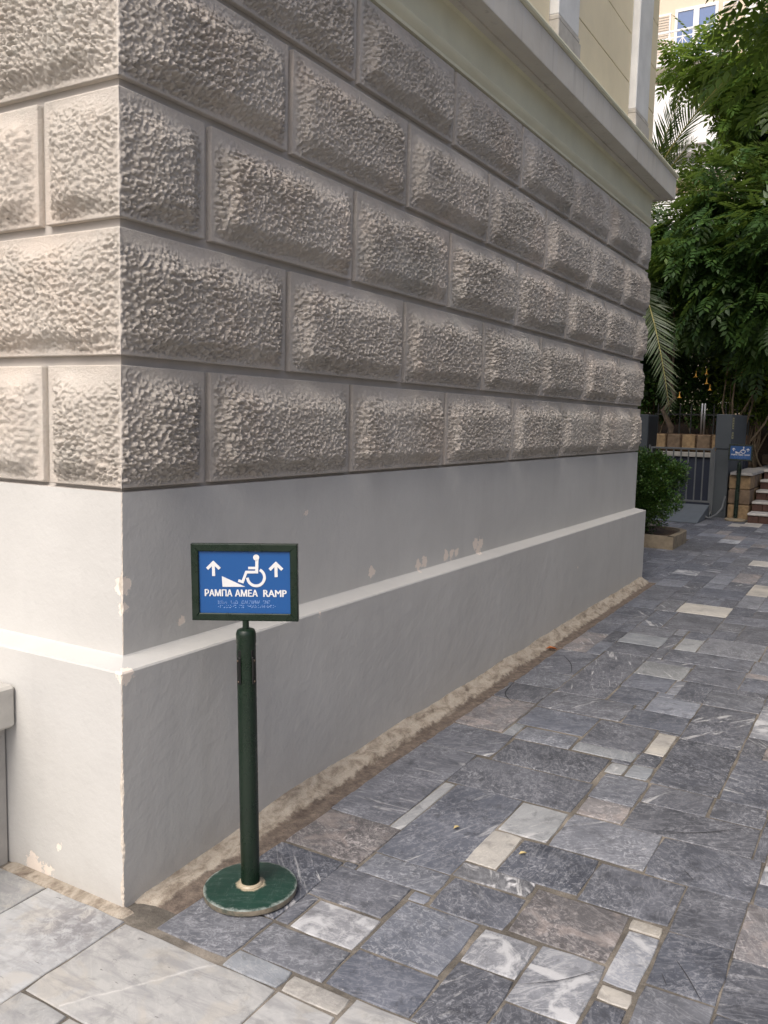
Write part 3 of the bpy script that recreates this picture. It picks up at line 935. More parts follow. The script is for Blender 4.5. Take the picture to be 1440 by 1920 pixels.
# mouldings and cornice above the blocks
ring([(-GD, 3.436), (.003, 3.438), (.005, 3.447), (.005, 3.452), (.018, 3.468), (.034, 3.488), (.035, 3.493), (.033, 3.497), (.002, 3.503)], M['cornice_y'], 'moulding', smooth=True)
ring([(.002, 3.500), (.002, 3.672), (.010, 3.690), (.030, 3.700)], M['cornice_y'], 'frieze', smooth=True)
ring([(.030, 3.699), (.062, 3.705), (.064, 3.716), (.150, 3.718), (.152, 3.706), (.172, 3.706), (.174, 3.711), (.174, 3.896), (.168, 3.898)], M['cornice_s'], 'cornice')
ring([(.150, 3.8985), (.180, 3.899), (.190, 3.906), (.194, 3.918), (.190, 3.931), (.180, 3.938), (.02, 3.962), (-.06, 3.966)], M['cornice_y'], 'cornice_bead', smooth=True)
ring([(-.030, 3.95), (-.030, TOP)], M['ochre_dark'], 'upper_wall')
roof = MB().box(XW, -E_ + .2, E_ - .2, DD - E_ + .2, TOP - .1, TOP + .25).build('roof', M['cornice_s'], bld)
PIL = [(.16, .45), (1.75, 2.2), (3.76, 4.21), (5.69, 6.14)]
gaps = [(E_ + .035, .16), (.45, 1.75), (2.2, 3.76), (4.21, 5.69), (6.14, DD - E_ - .032)]
zr = [3.964] + [4.06 + .382 * k for k in range(17)]
for (a, c) in gaps:
    for k in range(len(zr) - 1):
        MB().box(-E_ - .05, -E_ - .0155, a + .002, c - .002, zr[k] + .003, zr[k + 1] - .003, .003).build('wall_panel', M['ochre'], bld)
for k in range(len(zr) - 1):
    MB().box(-6, -E_ - .035, E_ + .0155, E_ + .05, zr[k] + .003, zr[k + 1] - .003, .003).build('wall_panel', M['ochre'], bld)
for (a, c) in PIL:
    p_ = MB().box(-E_ - .05, -E_ + .040, a + .02, c - .02, 4.24, TOP - .1, .006).build('pilaster', M['pil'], bld)
    q_ = MB().box(-E_ - .05, -E_ + .052, a, c, 3.965, 4.20, .006).box(-E_ - .05, -E_ + .046, a + .01, c - .01, 4.2005, 4.2395, .008).build('pilaster_base', M['pil_base'], p_)

# low stair parapet by the street face
pr = thing('stair_parapet', 'low grey rendered stair parapet with a marble cap at the left edge', 'parapet', (-.9, -.75, 0))
MB().box(-.32, .33, -1.0, .748, -.06, .505, .008).build('parapet_wall', M['parapet'], pr)
MB().box(-.38, .385, -1.05, .747, .5055, .655, .010).build('parapet_cap', M['parapet_cap'], pr)

# ------------------------------------------------------------------ ramp sign on its post
def strip(pts, w, closed=False):
    """flat ribbon polygon along a polyline (x, z)"""
    pts = [Vector(p) for p in pts]
    L_, R_ = [], []
    for i, p in enumerate(pts):
        d0 = (p - pts[i - 1]).normalized() if i else (pts[1] - p).normalized()
        d1 = (pts[i + 1] - p).normalized() if i < len(pts) - 1 else d0
        n0, n1 = Vector((-d0.y, d0.x)), Vector((-d1.y, d1.x))
        mm = (n0 + n1).normalized()
        mm = mm * (w / 2 / max(0.5, mm.dot(n0)))
        L_.append(p + mm)
        R_.append(p - mm)
    return [tuple(q) for q in L_], [tuple(q) for q in R_]
def ribbon(mb, pts, w, d0, d1):
    A, B = strip(pts, w)
    for i in range(len(A) - 1):
        mb.prism([A[i], A[i + 1], B[i + 1], B[i]], d0, d1, 'y')
def text_mesh(body, size, bold):
    cu = bpy.data.curves.new('t', 'FONT')
    cu.body = body
    cu.size = size
    cu.offset = bold
    cu.extrude = 0.0003
    to = bpy.data.objects.new('t', cu)
    col.objects.link(to)
    dg = bpy.context.evaluated_depsgraph_get()
    me = bpy.data.meshes.new_from_object(to.evaluated_get(dg))
    bpy.data.objects.remove(to)
    bpy.data.curves.remove(cu)
    return me
def fit_text(me, x0, x1, z0, z1, y):
    v = np.empty(len(me.vertices) * 3, np.float32)
    me.vertices.foreach_get('co', v)
    v = v.reshape(-1, 3)
    a, b_ = v.min(0), v.max(0)
    w = np.empty_like(v)
    w[:, 0] = x0 + (v[:, 0] - a[0]) / (b_[0] - a[0]) * (x1 - x0)
    w[:, 2] = z0 + (v[:, 1] - a[1]) / (b_[1] - a[1]) * (z1 - z0)
    w[:, 1] = y - v[:, 2]
    return w
def make_sign(name, label, loc, rot, base_mat, group=None):
    t = thing(name, label, 'sign', loc, rot, group)
    base = sharp(MB().lathe([(.150, 0.0), (.156, .004), (.157, .019), (.1555, .0225), (.150, .0245), (.06, .027), (.036, .029)], 72).build('base', base_mat, t), 40)
    sharp(MB().lathe([(.0405, .0275), (.041, .031), (.0375, .036), (.033, .038)], 36).build('collar', base_mat, t), 30)
    z1 = .905
    # hollow-looking post, rounded cap
    sharp(MB().lathe([(.0315, .026), (.0315, z1 - .045)], 40).build('post', M['green'], t), 40)
    cap = sharp(MB().lathe([(.0325, z1 - .046), (.0325, z1 - .018), (.0315, z1 - .010), (.028, z1 - .003), (.022, z1), (.010, z1 + .001)], 40).build('post_cap', M['green'], t), 30)
    sharp(MB().lathe([(.0105, z1 - .002), (.0105, z1 + .04)], 20).build('stem', M['green'], t), 40)
    for an in (rad(-122), rad(-36), rad(60), rad(150)):
        Mx = Matrix.Rotation(an, 4, 'Z')
        s_ = MB().box(.0270, .0322, -.0062, .0062, z1 - .094, z1 - .066, .001, Mx).build('belt_slot', M['clip'], t)
        c_ = MB().box(.0318, .0375, -.0075, .0075, z1 - .178, z1 - .088, .002, Mx).box(.0372, .0395, -.0045, .0045, z1 - .155, z1 - .095, .001, Mx).build('belt_clip', M['clip'], t)
        MB().box(.0376, .0402, -.003, .003, z1 - .172, z1 - .166, .001, Mx).box(.0396, .0412, -.003, .003, z1 - .102, z1 - .096, .001, Mx).build('rivet', M['rivet'], c_)
    # frame: four mitred bars, local y towards the back
    zc = z1 + .028 + .126
    W2, H2, bw = .1735, .126, .0245
    fr = MB()
    oc = [(-W2, -H2), (W2, -H2), (W2, H2), (-W2, H2)]
    ic = [(-W2 + bw, -H2 + bw), (W2 - bw, -H2 + bw), (W2 - bw, H2 - bw), (-W2 + bw, H2 - bw)]
    g_ = .0005
    for i in range(4):
        k = (i + 1) % 4
        a, b_, c_, d_ = oc[i], oc[k], ic[k], ic[i]
        v = []
        for d, s in ((-.012, .0025), (-.0095, 0), (.0105, 0)):
            cx_ = sum(q[0] for q in (a, b_, c_, d_)) / 4
            cz_ = sum(q[1] for q in (a, b_, c_, d_)) / 4
            for q in (a, b_, c_, d_):
                v.append((q[0] + (s if q[0] < cx_ else -s) * (1 if abs(cx_) > .1 else .2), d, zc + q[1] + (s if q[1] < cz_ else -s) * (1 if abs(cz_) > .05 else .2)))
        f = [[0, 1, 2, 3], [8, 11, 10, 9]]
        for r in range(2):
            for m in range(4):
                f.append([r * 4 + m, (r + 1) * 4 + m, (r + 1) * 4 + (m + 1) % 4, r * 4 + (m + 1) % 4])
        fb = MB().add(v, f, True)
        fb.build('frame_bar', M['green'], t)
    MB().box(-W2 + .004, W2 - .004, .0107, .0125, zc - H2 + .004, zc + H2 - .004).build('back_plate', M['green'], t)
    yp = -.0042
    pan = MB().box(-W2 + bw - .002, W2 - bw + .002, yp, .0104, zc - H2 + bw - .002, zc + H2 - bw + .002).build('sign_panel', M['blue'], t)
    # print, measured on the sign: origin at the panel centre, 1 unit = 0.297/890 m
    k = .297 / 890
    def Q(x, y):
        yy = y - (x - 690) * 0.014
        return ((x - 688) * k, zc - (yy - 561) * k)
    ya, yb = yp - .0011, yp - .0003
    for cx_, cy_ in ((384, 424), (996, 436)):
        a = MB()
        a.prism([Q(cx_ - 14, cy_ + 74), Q(cx_ + 16, cy_ + 74), Q(cx_ + 14, cy_ - 52), Q(cx_ - 14, cy_ - 52)], ya, yb, 'y')
        ribbon(a, [Q(cx_ - 62, cy_ + 2), Q(cx_, cy_ - 58), Q(cx_ + 62, cy_ + 2)], 30 * k, ya - .0001, yb)
        a.build('arrow', M['signwhite'], pan)
    a = MB()
    a.prism([Q(805 + 30 * math.cos(q * math.pi / 12), 318 + 30 * math.sin(q * math.pi / 12)) for q in range(24)], ya, yb, 'y')
    ribbon(a, [Q(812, 340), Q(807, 458)], 30 * k, ya, yb)
    a.prism([Q(725, 408), Q(800, 408), Q(800, 432), Q(725, 432)], ya - .0001, yb, 'y')
    ribbon(a, [Q(822, 460), Q(706, 460), Q(668, 556), Q(626, 542)], 26 * k, ya - .0002, yb)
    arc = [Q(800 + 83 * math.cos(rad(q)), 512 + 83 * math.sin(rad(q))) for q in range(-62, 186, 8)]
    ribbon(a, arc, 27 * k, ya - .0003, yb)
    a.build('wheelchair_symbol', M['signwhite'], pan)
    MB().prism([Q(465, 498), Q(470, 604), Q(692, 604)], ya, yb, 'y').build('ramp_symbol', M['signwhite'], pan)
    # lettering
    for body, xa, xb in (('ΡΑΜΠΑ', 293, 566), ('ΑΜΕΑ', 590, 816), ('RAMP', 868, 1098)):
        me = text_mesh(body, .03, .0)
        hx = .0010
        co = fit_text(me, Q(xa, 0)[0] + hx, Q(xb, 0)[0] - hx, Q(690, 701)[1] + .0004, Q(690, 632)[1] - .0004, yp - .0009)
        fs = [list(q.vertices) for q in me.polygons]
        V, F = [], []
        for m_, (dx, dz) in enumerate(((-hx, 0), (-hx * .5, .0004), (0, 0), (hx * .5, -.0004), (hx, 0))):
            F += [[q + len(V) for q in f] for f in fs]
            V += [(a[0] + dx, a[1] - .00003 * m_, a[2] + dz) for a in co]
        bpy.data.meshes.remove(me)
        obj('lettering', newmesh('lettering', V, F), M['signwhite'], pan)
    # two lines of braille
    br = MB()
    rb = random.Random(4)
    for y0, groups in ((745, [(425, 5), (552, 4), (655, 10), (868, 4)]), (788, [(425, 10), (630, 3), (716, 5), (818, 4), (902, 5)])):
        for gx, nlet in groups:
            for c_ in range(nlet):
                for cx_ in (0, 7):
                    for cy_ in (0, 11, 22):
                        if rb.random() < .5:
                            q = Q(gx + c_ * 18.5 + cx_, y0 + cy_)
                            r_ = .0014
                            br.add([(q[0] - r_, yp - .0001, q[1]), (q[0], yp - .0001, q[1] - r_), (q[0] + r_, yp - .0001, q[1]), (q[0], yp - .0001, q[1] + r_), (q[0], yp - .0011, q[1])],
                                   [[0, 1, 4], [1, 2, 4], [2, 3, 4], [3, 0, 4]])
    br.build('braille_dots', M['braille'], pan)
    return t
def sign_rot(bearing, lean):
    """local -y looks towards bearing (degrees from -Y towards +X); lean is a small tilt sideways"""
    return (Matrix.Rotation(rad(lean[0]), 4, 'X') @ Matrix.Rotation(rad(lean[1]), 4, 'Y') @ Matrix.Rotation(rad(bearing), 4, 'Z')).to_euler()
sg = make_sign('ramp_sign', 'green post sign with blue wheelchair ramp panel standing by the near wall corner', (.286, .295, gz(.295) + .0015), sign_rot(27, (.9, -1.1)), M['base'], 'ramp signs on posts')
sg2 = make_sign('ramp_sign', 'distant dark post sign with blue ramp panel beside the stone steps', (-.04, 12.53, gz(12.53) + .0015), sign_rot(9, (0, 0.8)), M['sandbase'], 'ramp signs on posts')

# ------------------------------------------------------------------ planter with box shrub
pl = thing('planter_bed', 'low tan stone planter kerb behind the wall end', 'planter', (-.9, 9.4, gz(9.4)))
def pl_path():
    pts = [(-1.0, -.53), (.71, -.53)]
    pts += [(.71, .05)]
    for a in range(0, 91, 10):
        pts.append((.31 + .40 * math.cos(rad(a)), .20 + .40 * math.sin(rad(a))))
    pts += [(-1.0, .60)]
    return pts
pp = [Vector(q) for q in pl_path()]
segs = [(0, 1, 4), (1, 2, 1), (2, 12, 2), (12, 13, 3)]
h0, h1 = -.03, .150
def kerb_seg(a, c, mb):
    d = (c - a)
    n_ = Vector((-d.y, d.x)).normalized() * .075
    mb.add([(*a, h0), (*c, h0), (*(c + n_), h0), (*(a + n_), h0), (*a, h1), (*c, h1), (*(c + n_), h1), (*(a + n_), h1)],
           [[0, 1, 2, 3], [4, 5, 6, 7], [0, 1, 5, 4], [1, 2, 6, 5], [2, 3, 7, 6], [3, 0, 4, 7]], True)
for a, c, cuts in segs:
    if c == a + 1:
        for k in range(cuts):
            p0, p1 = pp[a].lerp(pp[c], k / cuts + .004), pp[a].lerp(pp[c], (k + 1) / cuts - .004)
            mb = MB()
            kerb_seg(p0, p1, mb)
            mb.build('kerb_stone', M['planter'], pl)
    else:
        mb = MB()
        for k in range(a, c):
            kerb_seg(pp[k], pp[k + 1], mb)
        mb.build('kerb_stone', M['planter'], pl)
n = 14
V, F = [], []
for j in range(n):
    for i in range(n):
        x_, y_ = -.98 + 1.58 * i / (n - 1), -.47 + .98 * j / (n - 1)
        if x_ > .3 and y_ > .2:
            dx, dy = x_ - .3, y_ - .2
            ln = max(dx, dy) / max(1e-6, math.hypot(dx, dy))
            x_, y_ = .3 + dx * min(1, ln + .0), .2 + dy * min(1, ln + .0)
        V.append((x_, y_, .10 + .03 * float(perlin(x_ * 4, y_ * 4, 3)) + .02))
for j in range(n - 1):
    for i in range(n - 1):
        F.append([j * n + i, j * n + i + 1, (j + 1) * n + i + 1, (j + 1) * n + i])
obj('soil', newmesh('soil', V, F), M['soil'], pl, True)

# ------------------------------------------------------------------ foliage tools
def basis(fwd, upish):
    f = fwd / (np.linalg.norm(fwd, axis=1, keepdims=True) + 1e-9)
    s = np.cross(upish, f)
    s /= (np.linalg.norm(s, axis=1, keepdims=True) + 1e-9)
    u = np.cross(f, s)
    return f, s, u
def scatter(tv, tf, pos, fwd, upish, scale):
    f, s, u = basis(fwd, upish)
    n_, k = len(pos), len(tv)
    V = pos[:, None, :] + scale[:, None, None] * (tv[None, :, 0:1] * f[:, None, :] + tv[None, :, 1:2] * s[:, None, :] + tv[None, :, 2:3] * u[:, None, :])
    Fs = tf[None] + (np.arange(n_) * k)[:, None, None]
    return V.reshape(-1, 3), Fs.reshape(-1, tf.shape[1])
def leaf_one(l=1.0, w=.42, fold=.10, base=(0, 0, 0), ang=0.0, droop=0.0):
    """pointed leaf: 6 points, folded on its rib"""
    pts = np.array([(0, 0, 0), (.38, .5 * w, fold), (.75, .30 * w, fold * .6), (1, 0, -.05), (.75, -.30 * w, fold * .6), (.38, -.5 * w, fold), (.5, 0, 0)]) * [l, l, l]
    fc = np.array([(0, 6, 1), (1, 6, 2), (2, 6, 3), (3, 6, 4), (4, 6, 5), (5, 6, 0)])
    c, s = math.cos(ang), math.sin(ang)
    x, y = pts[:, 0] * c - pts[:, 1] * s, pts[:, 0] * s + pts[:, 1] * c
    pts = np.stack([x, y, pts[:, 2] - droop * np.hypot(x, y)], 1) + np.array(base)
    return pts, fc
def leaf_cheap(l=1.0, w=.45, fold=.1, base=(0, 0, 0), ang=0.0, droop=0.0):
    pts = np.array([(0, 0, 0), (.45, .5 * w, fold), (1, 0, -.03), (.45, -.5 * w, fold)]) * l
    fc = np.array([(0, 2, 1), (0, 3, 2)])
    c, s = math.cos(ang), math.sin(ang)
    x, y = pts[:, 0] * c - pts[:, 1] * s, pts[:, 0] * s + pts[:, 1] * c
    pts = np.stack([x, y, pts[:, 2] - droop * np.hypot(x, y)], 1) + np.array(base)
    return pts, fc
def pinnate(pairs=5, ll=.30, w=.36):
    V, F, b_ = [], [], 0
    for i in range(pairs):
        t = (i + .8) / (pairs + .3)
        z = -.22 * t * t
        for sd_ in (-1, 1):
            v, f = leaf_cheap(ll * (1.0 - .3 * abs(t - .5)), w, .04, (t, 0, z), sd_ * rad(58 - 12 * t), .25)
            V.append(v); F.append(f + b_); b_ += len(v)
    v, f = leaf_cheap(ll * .9, w, .04, (1.0, 0, -.22), 0, .35)
    V.append(v); F.append(f + b_)
    return np.concatenate(V), np.concatenate(F)
def cloud(name, tmpl, clumps, per, spread, size, mat, parent, droop=.5, r=None, out_from=None, loc=(0, 0, 0)):
    """leaves gathered round clump centres, pointing outwards and hanging"""
    r = r or np.random.default_rng(1)
    tv, tf = tmpl
    C = np.repeat(np.asarray(clumps), per, 0)
    d = r.normal(size=C.shape)
    d /= np.linalg.norm(d, axis=1, keepdims=True)
    pos = C + d * (r.uniform(.15, 1, (len(C), 1)) ** .6) * np.asarray(spread)
    fw = d * [1, 1, .55] + r.normal(size=C.shape) * .35 + np.array([0, 0, -droop])
    if out_from is not None:
        o_ = pos - np.asarray(out_from)
        fw += .6 * o_ / (np.linalg.norm(o_, axis=1, keepdims=True) + 1e-6)
    up = np.array([[0, 0, 1.0]]) + r.normal(size=C.shape) * .35
    V, F_ = scatter(tv, tf, pos, fw, up, r.uniform(.7, 1.25, len(C)) * size)
    return obj(name, newmesh(name, V - np.asarray(loc), F_), mat, parent)
def ell_points(n_, c, rx, ry, rz, r, shell=.55, keep=None):
    out = []
    while len(out) < n_:
        d = r.normal(size=3)
        d /= np.linalg.norm(d)
        q = (shell + (1 - shell) * r.random()) if r.random() < .75 else r.random() * shell
        p_ = np.array(c) + d * q * np.array([rx, ry, rz])
        p_ += np.array([perlin(p_[1] * .9, p_[2] * .9, 3), 0, perlin(p_[0] * .9, p_[1] * .9, 8)]) * .6
        if keep is None or keep(p_):
            out.append(p_)
    return np.array(out)
def limbs(mb, base, top, tips, r0, r):
    base, top = np.array(base, float), np.array(top, float)
    pts = [base + (top - base) * t + r.normal(size=3) * .06 * (0 < t < 1) for t in np.linspace(0, 1, 6)]
    mb.tube(pts, [r0 * (1 - .5 * t) for t in np.linspace(0, 1, 6)], 10)
    for tp in tips:
        s = base + (top - base) * r.uniform(.55, 1)
        m = (s + tp) / 2 + np.array([0, 0, .25]) + r.normal(size=3) * .15
        ra = r0 * r.uniform(.25, .42)
        q = [s * (1 - t) ** 2 + 2 * m * t * (1 - t) + np.array(tp) * t * t for t in np.linspace(0, 1, 6)]
        mb.tube(q, [ra * (1 - .85 * t) + .004 for t in np.linspace(0, 1, 6)], 6)

# box shrub in the planter
r = np.random.default_rng(21)
sh = thing('box_shrub', 'small leafy dark green box shrub growing in the stone planter', 'shrub', (-.68, 9.42, gz(9.4) + .1))
cl = []
for c, q, k in (((-.62, 9.32, .80), (.40, .36, .30), 52), ((-.80, 9.30, .52), (.26, .3, .30), 34), ((-.52, 9.45, .92), (.30, .3, .20), 34), ((-.86, 9.5, .95), (.3, .3, .22), 26), ((-.32, 9.5, .80), (.26, .28, .22), 30), ((-.62, 9.25, .50), (.27, .26, .24), 30)):
    cl.append(ell_points(k, c, *q, r, .6))
cl = np.concatenate(cl)
LOC = np.array(sh.location)
cloud('foliage', leaf_cheap(1, .55, .12), cl, 110, .11, .042, M['leaf_b'], sh, droop=-.25, r=r, loc=LOC)
mb = MB()
for k in range(12):
    t_ = cl[r.integers(len(cl))] - LOC
    b0 = np.array([r.uniform(-.06, .06), r.uniform(-.06, .06), 0])
    mb.tube([b0, b0 * .5 + t_ * .45 + [0, 0, .05], t_], [.014, .009, .003], 6)
mb.build('stem', M['bark'], sh)

# ------------------------------------------------------------------ wheelchair lift, gate and pillar
zg = gz(12.3)
lw = thing('lift_side_wall', 'dark blue-grey metal side wall left of the lift gate', 'wall', (-1.87, 13.03, zg))
MB().box(-.45, .36, -.28, .35, -.02, 1.625, .006).build('panel', M['lift'], lw)
MB().box(.3605, .372, -.26, .33, .02, 1.60, .003).build('shade_panel', M['lift_shade'], lw)  # darker sheet: the shade on this side face is put into its colour
bx_ = thing('call_box', 'small grey call box with a red button beside the lift gate', 'control box', (-1.60, 12.72, 1.0))
MB().box(-.035, .035, -.04, .028, .09, .21, .006).build('housing', M['iron'], bx_)
MB().lathe([(.016, 0), (.016, .010), (.012, .014)], 16).build('button', M['red'], bx_).matrix_local = Matrix.Translation((0, -.04, .175)) @ Matrix.Rotation(rad(90), 4, 'X')
MB().box(-.014, .014, .005, .028, -.80, .09, .003).build('conduit', M['iron'], bx_)
pi_ = thing('lift_pillar', 'tall blue-grey lift control pillar with yellowed stickers behind the far sign', 'pillar', (-.335, 13.33, zg))
MB().box(-.105, .105, -.52, .95, -.02, 1.10, .006).build('lower_body', M['lift'], pi_)
MB().box(-.12, .12, -.535, 1.0, 1.103, 1.65, .008).build('upper_body', M['lift'], pi_)
for za, zb in ((1.42, 1.60), (1.27, 1.37)):
    s_ = MB().box(.1203, .122, -.50, -.35, za, zb).build('sticker', M['sticker'], pi_)
    for k in range(4 if za > 1.4 else 2):
        zz0 = za + .02 + k * .04
        MB().box(.1222, .123, -.47 + .01 * (k % 2), -.39, zz0, zz0 + .020).build('printed_mark', M['ink'], s_)
gt = thing('lift_gate', 'low grey metal gate of upright bars closing the wheelchair lift', 'gate', (-.955, 12.74, zg))
f_ = MB()
f_.box(-.485, .485, -.018, .018, 1.075, 1.105, .003).box(-.485, .485, -.018, .018, .235, .265, .003).box(-.485, -.455, -.0175, .0175, .266, 1.074, .003).box(.455, .485, -.0175, .0175, .266, 1.074, .003)
f_.build('gate_frame', M['gate'], gt)
for k in range(1, 8):
    x_ = -.47 + .94 * k / 8
    MB().box(x_ - .010, x_ + .010, -.010, .010, .2655, 1.0745, .002).build('bar', M['gate'], gt)
MB().box(.488, .515, -.03, .03, -.02, 1.13, .004).build('hinge_post', M['gate'], gt)
MB().box(-.515, -.488, -.03, .03, -.02, 1.13, .004).build('hinge_post', M['gate'], gt)
rp = thing('ramp_plate', 'sloping blue-grey steel ramp plate leading up to the lift gate', 'ramp', (-.93, 11.75, gz(11.75)))
MB().prism([(0.0, .012), (.92, .215), (.92, .02), (.5, .006), (.0, .004)], -.47, .47, 'x').build('plate', M['ramp'], rp)
hs = MB()
hs.tube([(-.43, 12.70, zg + 1.06), (-.425, 12.70, zg + .6), (-.425, 12.70, zg + .25), (-.43, 12.68, zg + .10), (-.45, 12.62, zg + .04)], .012, 8)
tag(hs.build('drain_pipe', M['gate']), 'thin grey upright pipe fixed beside the lift gate', 'pipe')
hs = MB()
hs.tube([(-.50, 12.45, zg + .10), (-.45, 12.42, zg + .03), (-.40, 12.45, zg + .03), (-.33, 12.56, zg + .07), (-.265, 12.68, zg + .17), (-.245, 12.765, zg + .36)], .016, 10)
tag(hs.build('flexible_hose', M['gate'], smooth=True), 'grey flexible hose curving from the ramp up to the pillar', 'hose')

# landing behind the lift: navy door, cream sill, stone course
ld = thing('lift_landing', 'lift landing with navy door, cream sill and stone course behind the gate', 'landing', (-.98, 14.7, zg))
MB().box(-.9, .75, -.2, .2, -.02, .90).build('landing_door', M['navy'], ld)
MB().box(-.9, .75, -.24, .2, .902, .985, .008).build('sill', M['coping'], ld)
for k in range(6):
    MB().box(-.86 + k * .26, -.86 + k * .26 + .225, -.17, .2, 1.02 + .0, 1.30, .012).build('stone', M['sand2' if k % 2 else 'sand1'], ld)
MB().box(-.9, .75, -.12, .18, .986, 1.31).build('backing', M['soil'], ld)
fn = thing('spiked_fence', 'dark iron fence of thin uprights above the lift landing', 'fence', (-.98, 15.0, zg + 1.25))
for k in range(9):
    x_ = -.9 + k * .2
    MB().box(x_ - .012, x_ + .012, -.012, .012, 0, .55).prism([(x_ - .016, .55), (x_ + .016, .55), (x_, .62)], -.012, .012, 'y').build('upright', M['iron'], fn)
MB().box(-.95, .8, -.010, .010, .40, .43).build('rail', M['iron'], fn)
for k, x_ in enumerate((-.955, -.905)):
    t_ = MB().lathe([(.016, 0), (.016, .55), (.010, .56)], 14)
    o_ = t_.build('steel_post', M['steel'], None, True, (x_ - .10, 14.8, zg + 1.31))
    tag(o_, ['left one of two thin bright steel posts above the lift landing', 'right one of two thin bright steel posts above the lift landing'][k], 'post', 'steel posts')

# ------------------------------------------------------------------ steps, sandstone cheek and terrace
ck = thing('stair_cheek_wall', 'sandstone cheek wall with grey marble coping beside the steps', 'wall', (-.03, 12.86, zg))
ys_ = [-.14, .36, .9, 1.5]
for j, (za, zb) in enumerate(((-.02, .235), (.243, .475), (.483, .70))):
    for k in range(3):
        MB().box(-.165 + (.004 if k else 0), .150, ys_[k] + .004, ys_[k + 1] - .004, za, zb, .016).build('sandstone_block', M['sand1' if (j + k) % 2 == 0 else 'sand2'], ck)
MB().box(-.13, .14, -.12, 1.49, -.02, .702).build('mortar_core', M['soil'], ck)
MB().box(-.145, .185, -.20, 1.7, .704, .750, .006).build('coping', M['coping'], ck)
stp = thing('brick_steps', 'dark red brick steps with white marble treads climbing to the terrace', 'steps', (1.5, 12.38, zg))
for k in range(5):
    y0 = .395 * k
    for q in range(18):
        x0 = -1.345 + q * .155
        MB().box(x0 + .003, x0 + .150, y0 + .03, y0 + .10, .15 * k - .02 * (k == 0), .15 * (k + 1) - .035, .004).build('riser_brick', M['brick'], stp)
    MB().box(-1.345, 1.5, y0 + .06, y0 + .5, .15 * k - .01, .15 * (k + 1) - .036).build('step_core', M['soil'], stp)
    for q in range(3):
        x0 = -1.35 + q * .95
        MB().box(x0 + .002, x0 + .948, y0, y0 + .425, .15 * (k + 1) - .0345, .15 * (k + 1), .006).build('tread', M['tread'], stp)
tr = MB().box(-.1, 8, 14.35, 18.5, zg - .02, zg + .742).build('terrace', M['terrace'])
tag(tr, kind='structure')
kb = thing('terrace_kerb', 'long low brown stone kerb edging the planted bed on the terrace', 'kerb', (2.2, 16.6, zg + .74))
for k in range(9):
    MB().box(-2.4 + k * .62, -2.4 + k * .62 + .605, -.12, .12, 0, .20, .015).build('kerb_stone', M['sand2'], kb)
em = MB()
n = 22
for j in range(n):
    for i in range(n):
        x_, y_ = -7 + 16 * i / (n - 1), 14.6 + 9 * j / (n - 1)
        em.v.append((x_, y_, zg + .85 + .9 * float(sst(14.4, 20, y_)) + .12 * float(perlin(x_ * .8, y_ * .8, 2)) - (1.2 if (y_ < 16.8 and x_ > -.2) else 0)))
for j in range(n - 1):
    for i in range(n - 1):
        k = j * n + i
        em.f.append([k, k + 1, k + n + 1, k + n])
tag(em.build('planted_bank', M['soil'], smooth=True), kind='structure')

# ------------------------------------------------------------------ trees and shrubs
PIN = pinnate(5, .40, .42)
def open_gap(p_):
    # the crowns leave an opening through which the white house shows
    u_, v_, _ = project(p_)
    return not (1215 < u_ < 1385 and 140 < v_ < 285)
def tree(name, label, base, top, cen, rad_, n_cl, per, size, mat, seed_, spread=.38, droop=.55, r0=.12, keep=None, tips=12):
    r = np.random.default_rng(seed_)
    t = thing(name, label, 'tree', base)
    B = np.array(base)
    C = ell_points(n_cl, cen, *rad_, r, .5, keep or open_gap)
    cloud('crown', PIN, C, per, spread, size, mat, t, droop, r, out_from=cen, loc=B)
    mb = MB()
    limbs(mb, (0, 0, 0), np.array(top) - B, [C[k] - B for k in r.choice(len(C), min(tips, len(C)), replace=False)], r0, r)
    mb.build('trunk', M['bark'], t, True)
    return t
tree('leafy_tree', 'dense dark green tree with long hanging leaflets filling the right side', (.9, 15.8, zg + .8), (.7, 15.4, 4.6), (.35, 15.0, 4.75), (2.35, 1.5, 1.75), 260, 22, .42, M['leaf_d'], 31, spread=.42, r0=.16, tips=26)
tree('leafy_tree', 'lighter green tree reaching up in front of the peach apartment house', (-.6, 18.2, zg + 1.2), (-.7, 18.0, 6.6), (-1.35, 17.6, 8.1), (1.7, 1.4, 1.15), 70, 22, .42, M['leaf'], 33, spread=.42, r0=.13, tips=16)
tree('leafy_tree', 'tall airy tree with sparse branches at the upper right corner', (1.9, 17.0, zg + 1.0), (1.4, 16.6, 7.5), (.55, 16.4, 8.0), (1.35, 1.2, 2.3), 66, 16, .42, M['leaf'], 35, spread=.40, r0=.13, tips=22)
tree('leafy_tree', 'broad tree overhanging the path from the right edge with large leaves', (3.5, 9.0, gz(9)), (3.1, 8.9, 4.6), (2.0, 8.9, 6.7), (2.1, 1.8, 1.8), 95, 13, .40, M['leaf'], 36, spread=.42, r0=.16, tips=24)
tree('leafy_tree', 'small fork-trunked tree above the lift side wall behind the building end', (-1.72, 14.9, zg + .9), (-1.65, 14.8, 2.4), (-2.0, 15.3, 4.6), (.9, .9, 1.5), 60, 14, .34, M['leaf'], 37, spread=.34, r0=.07, tips=9)

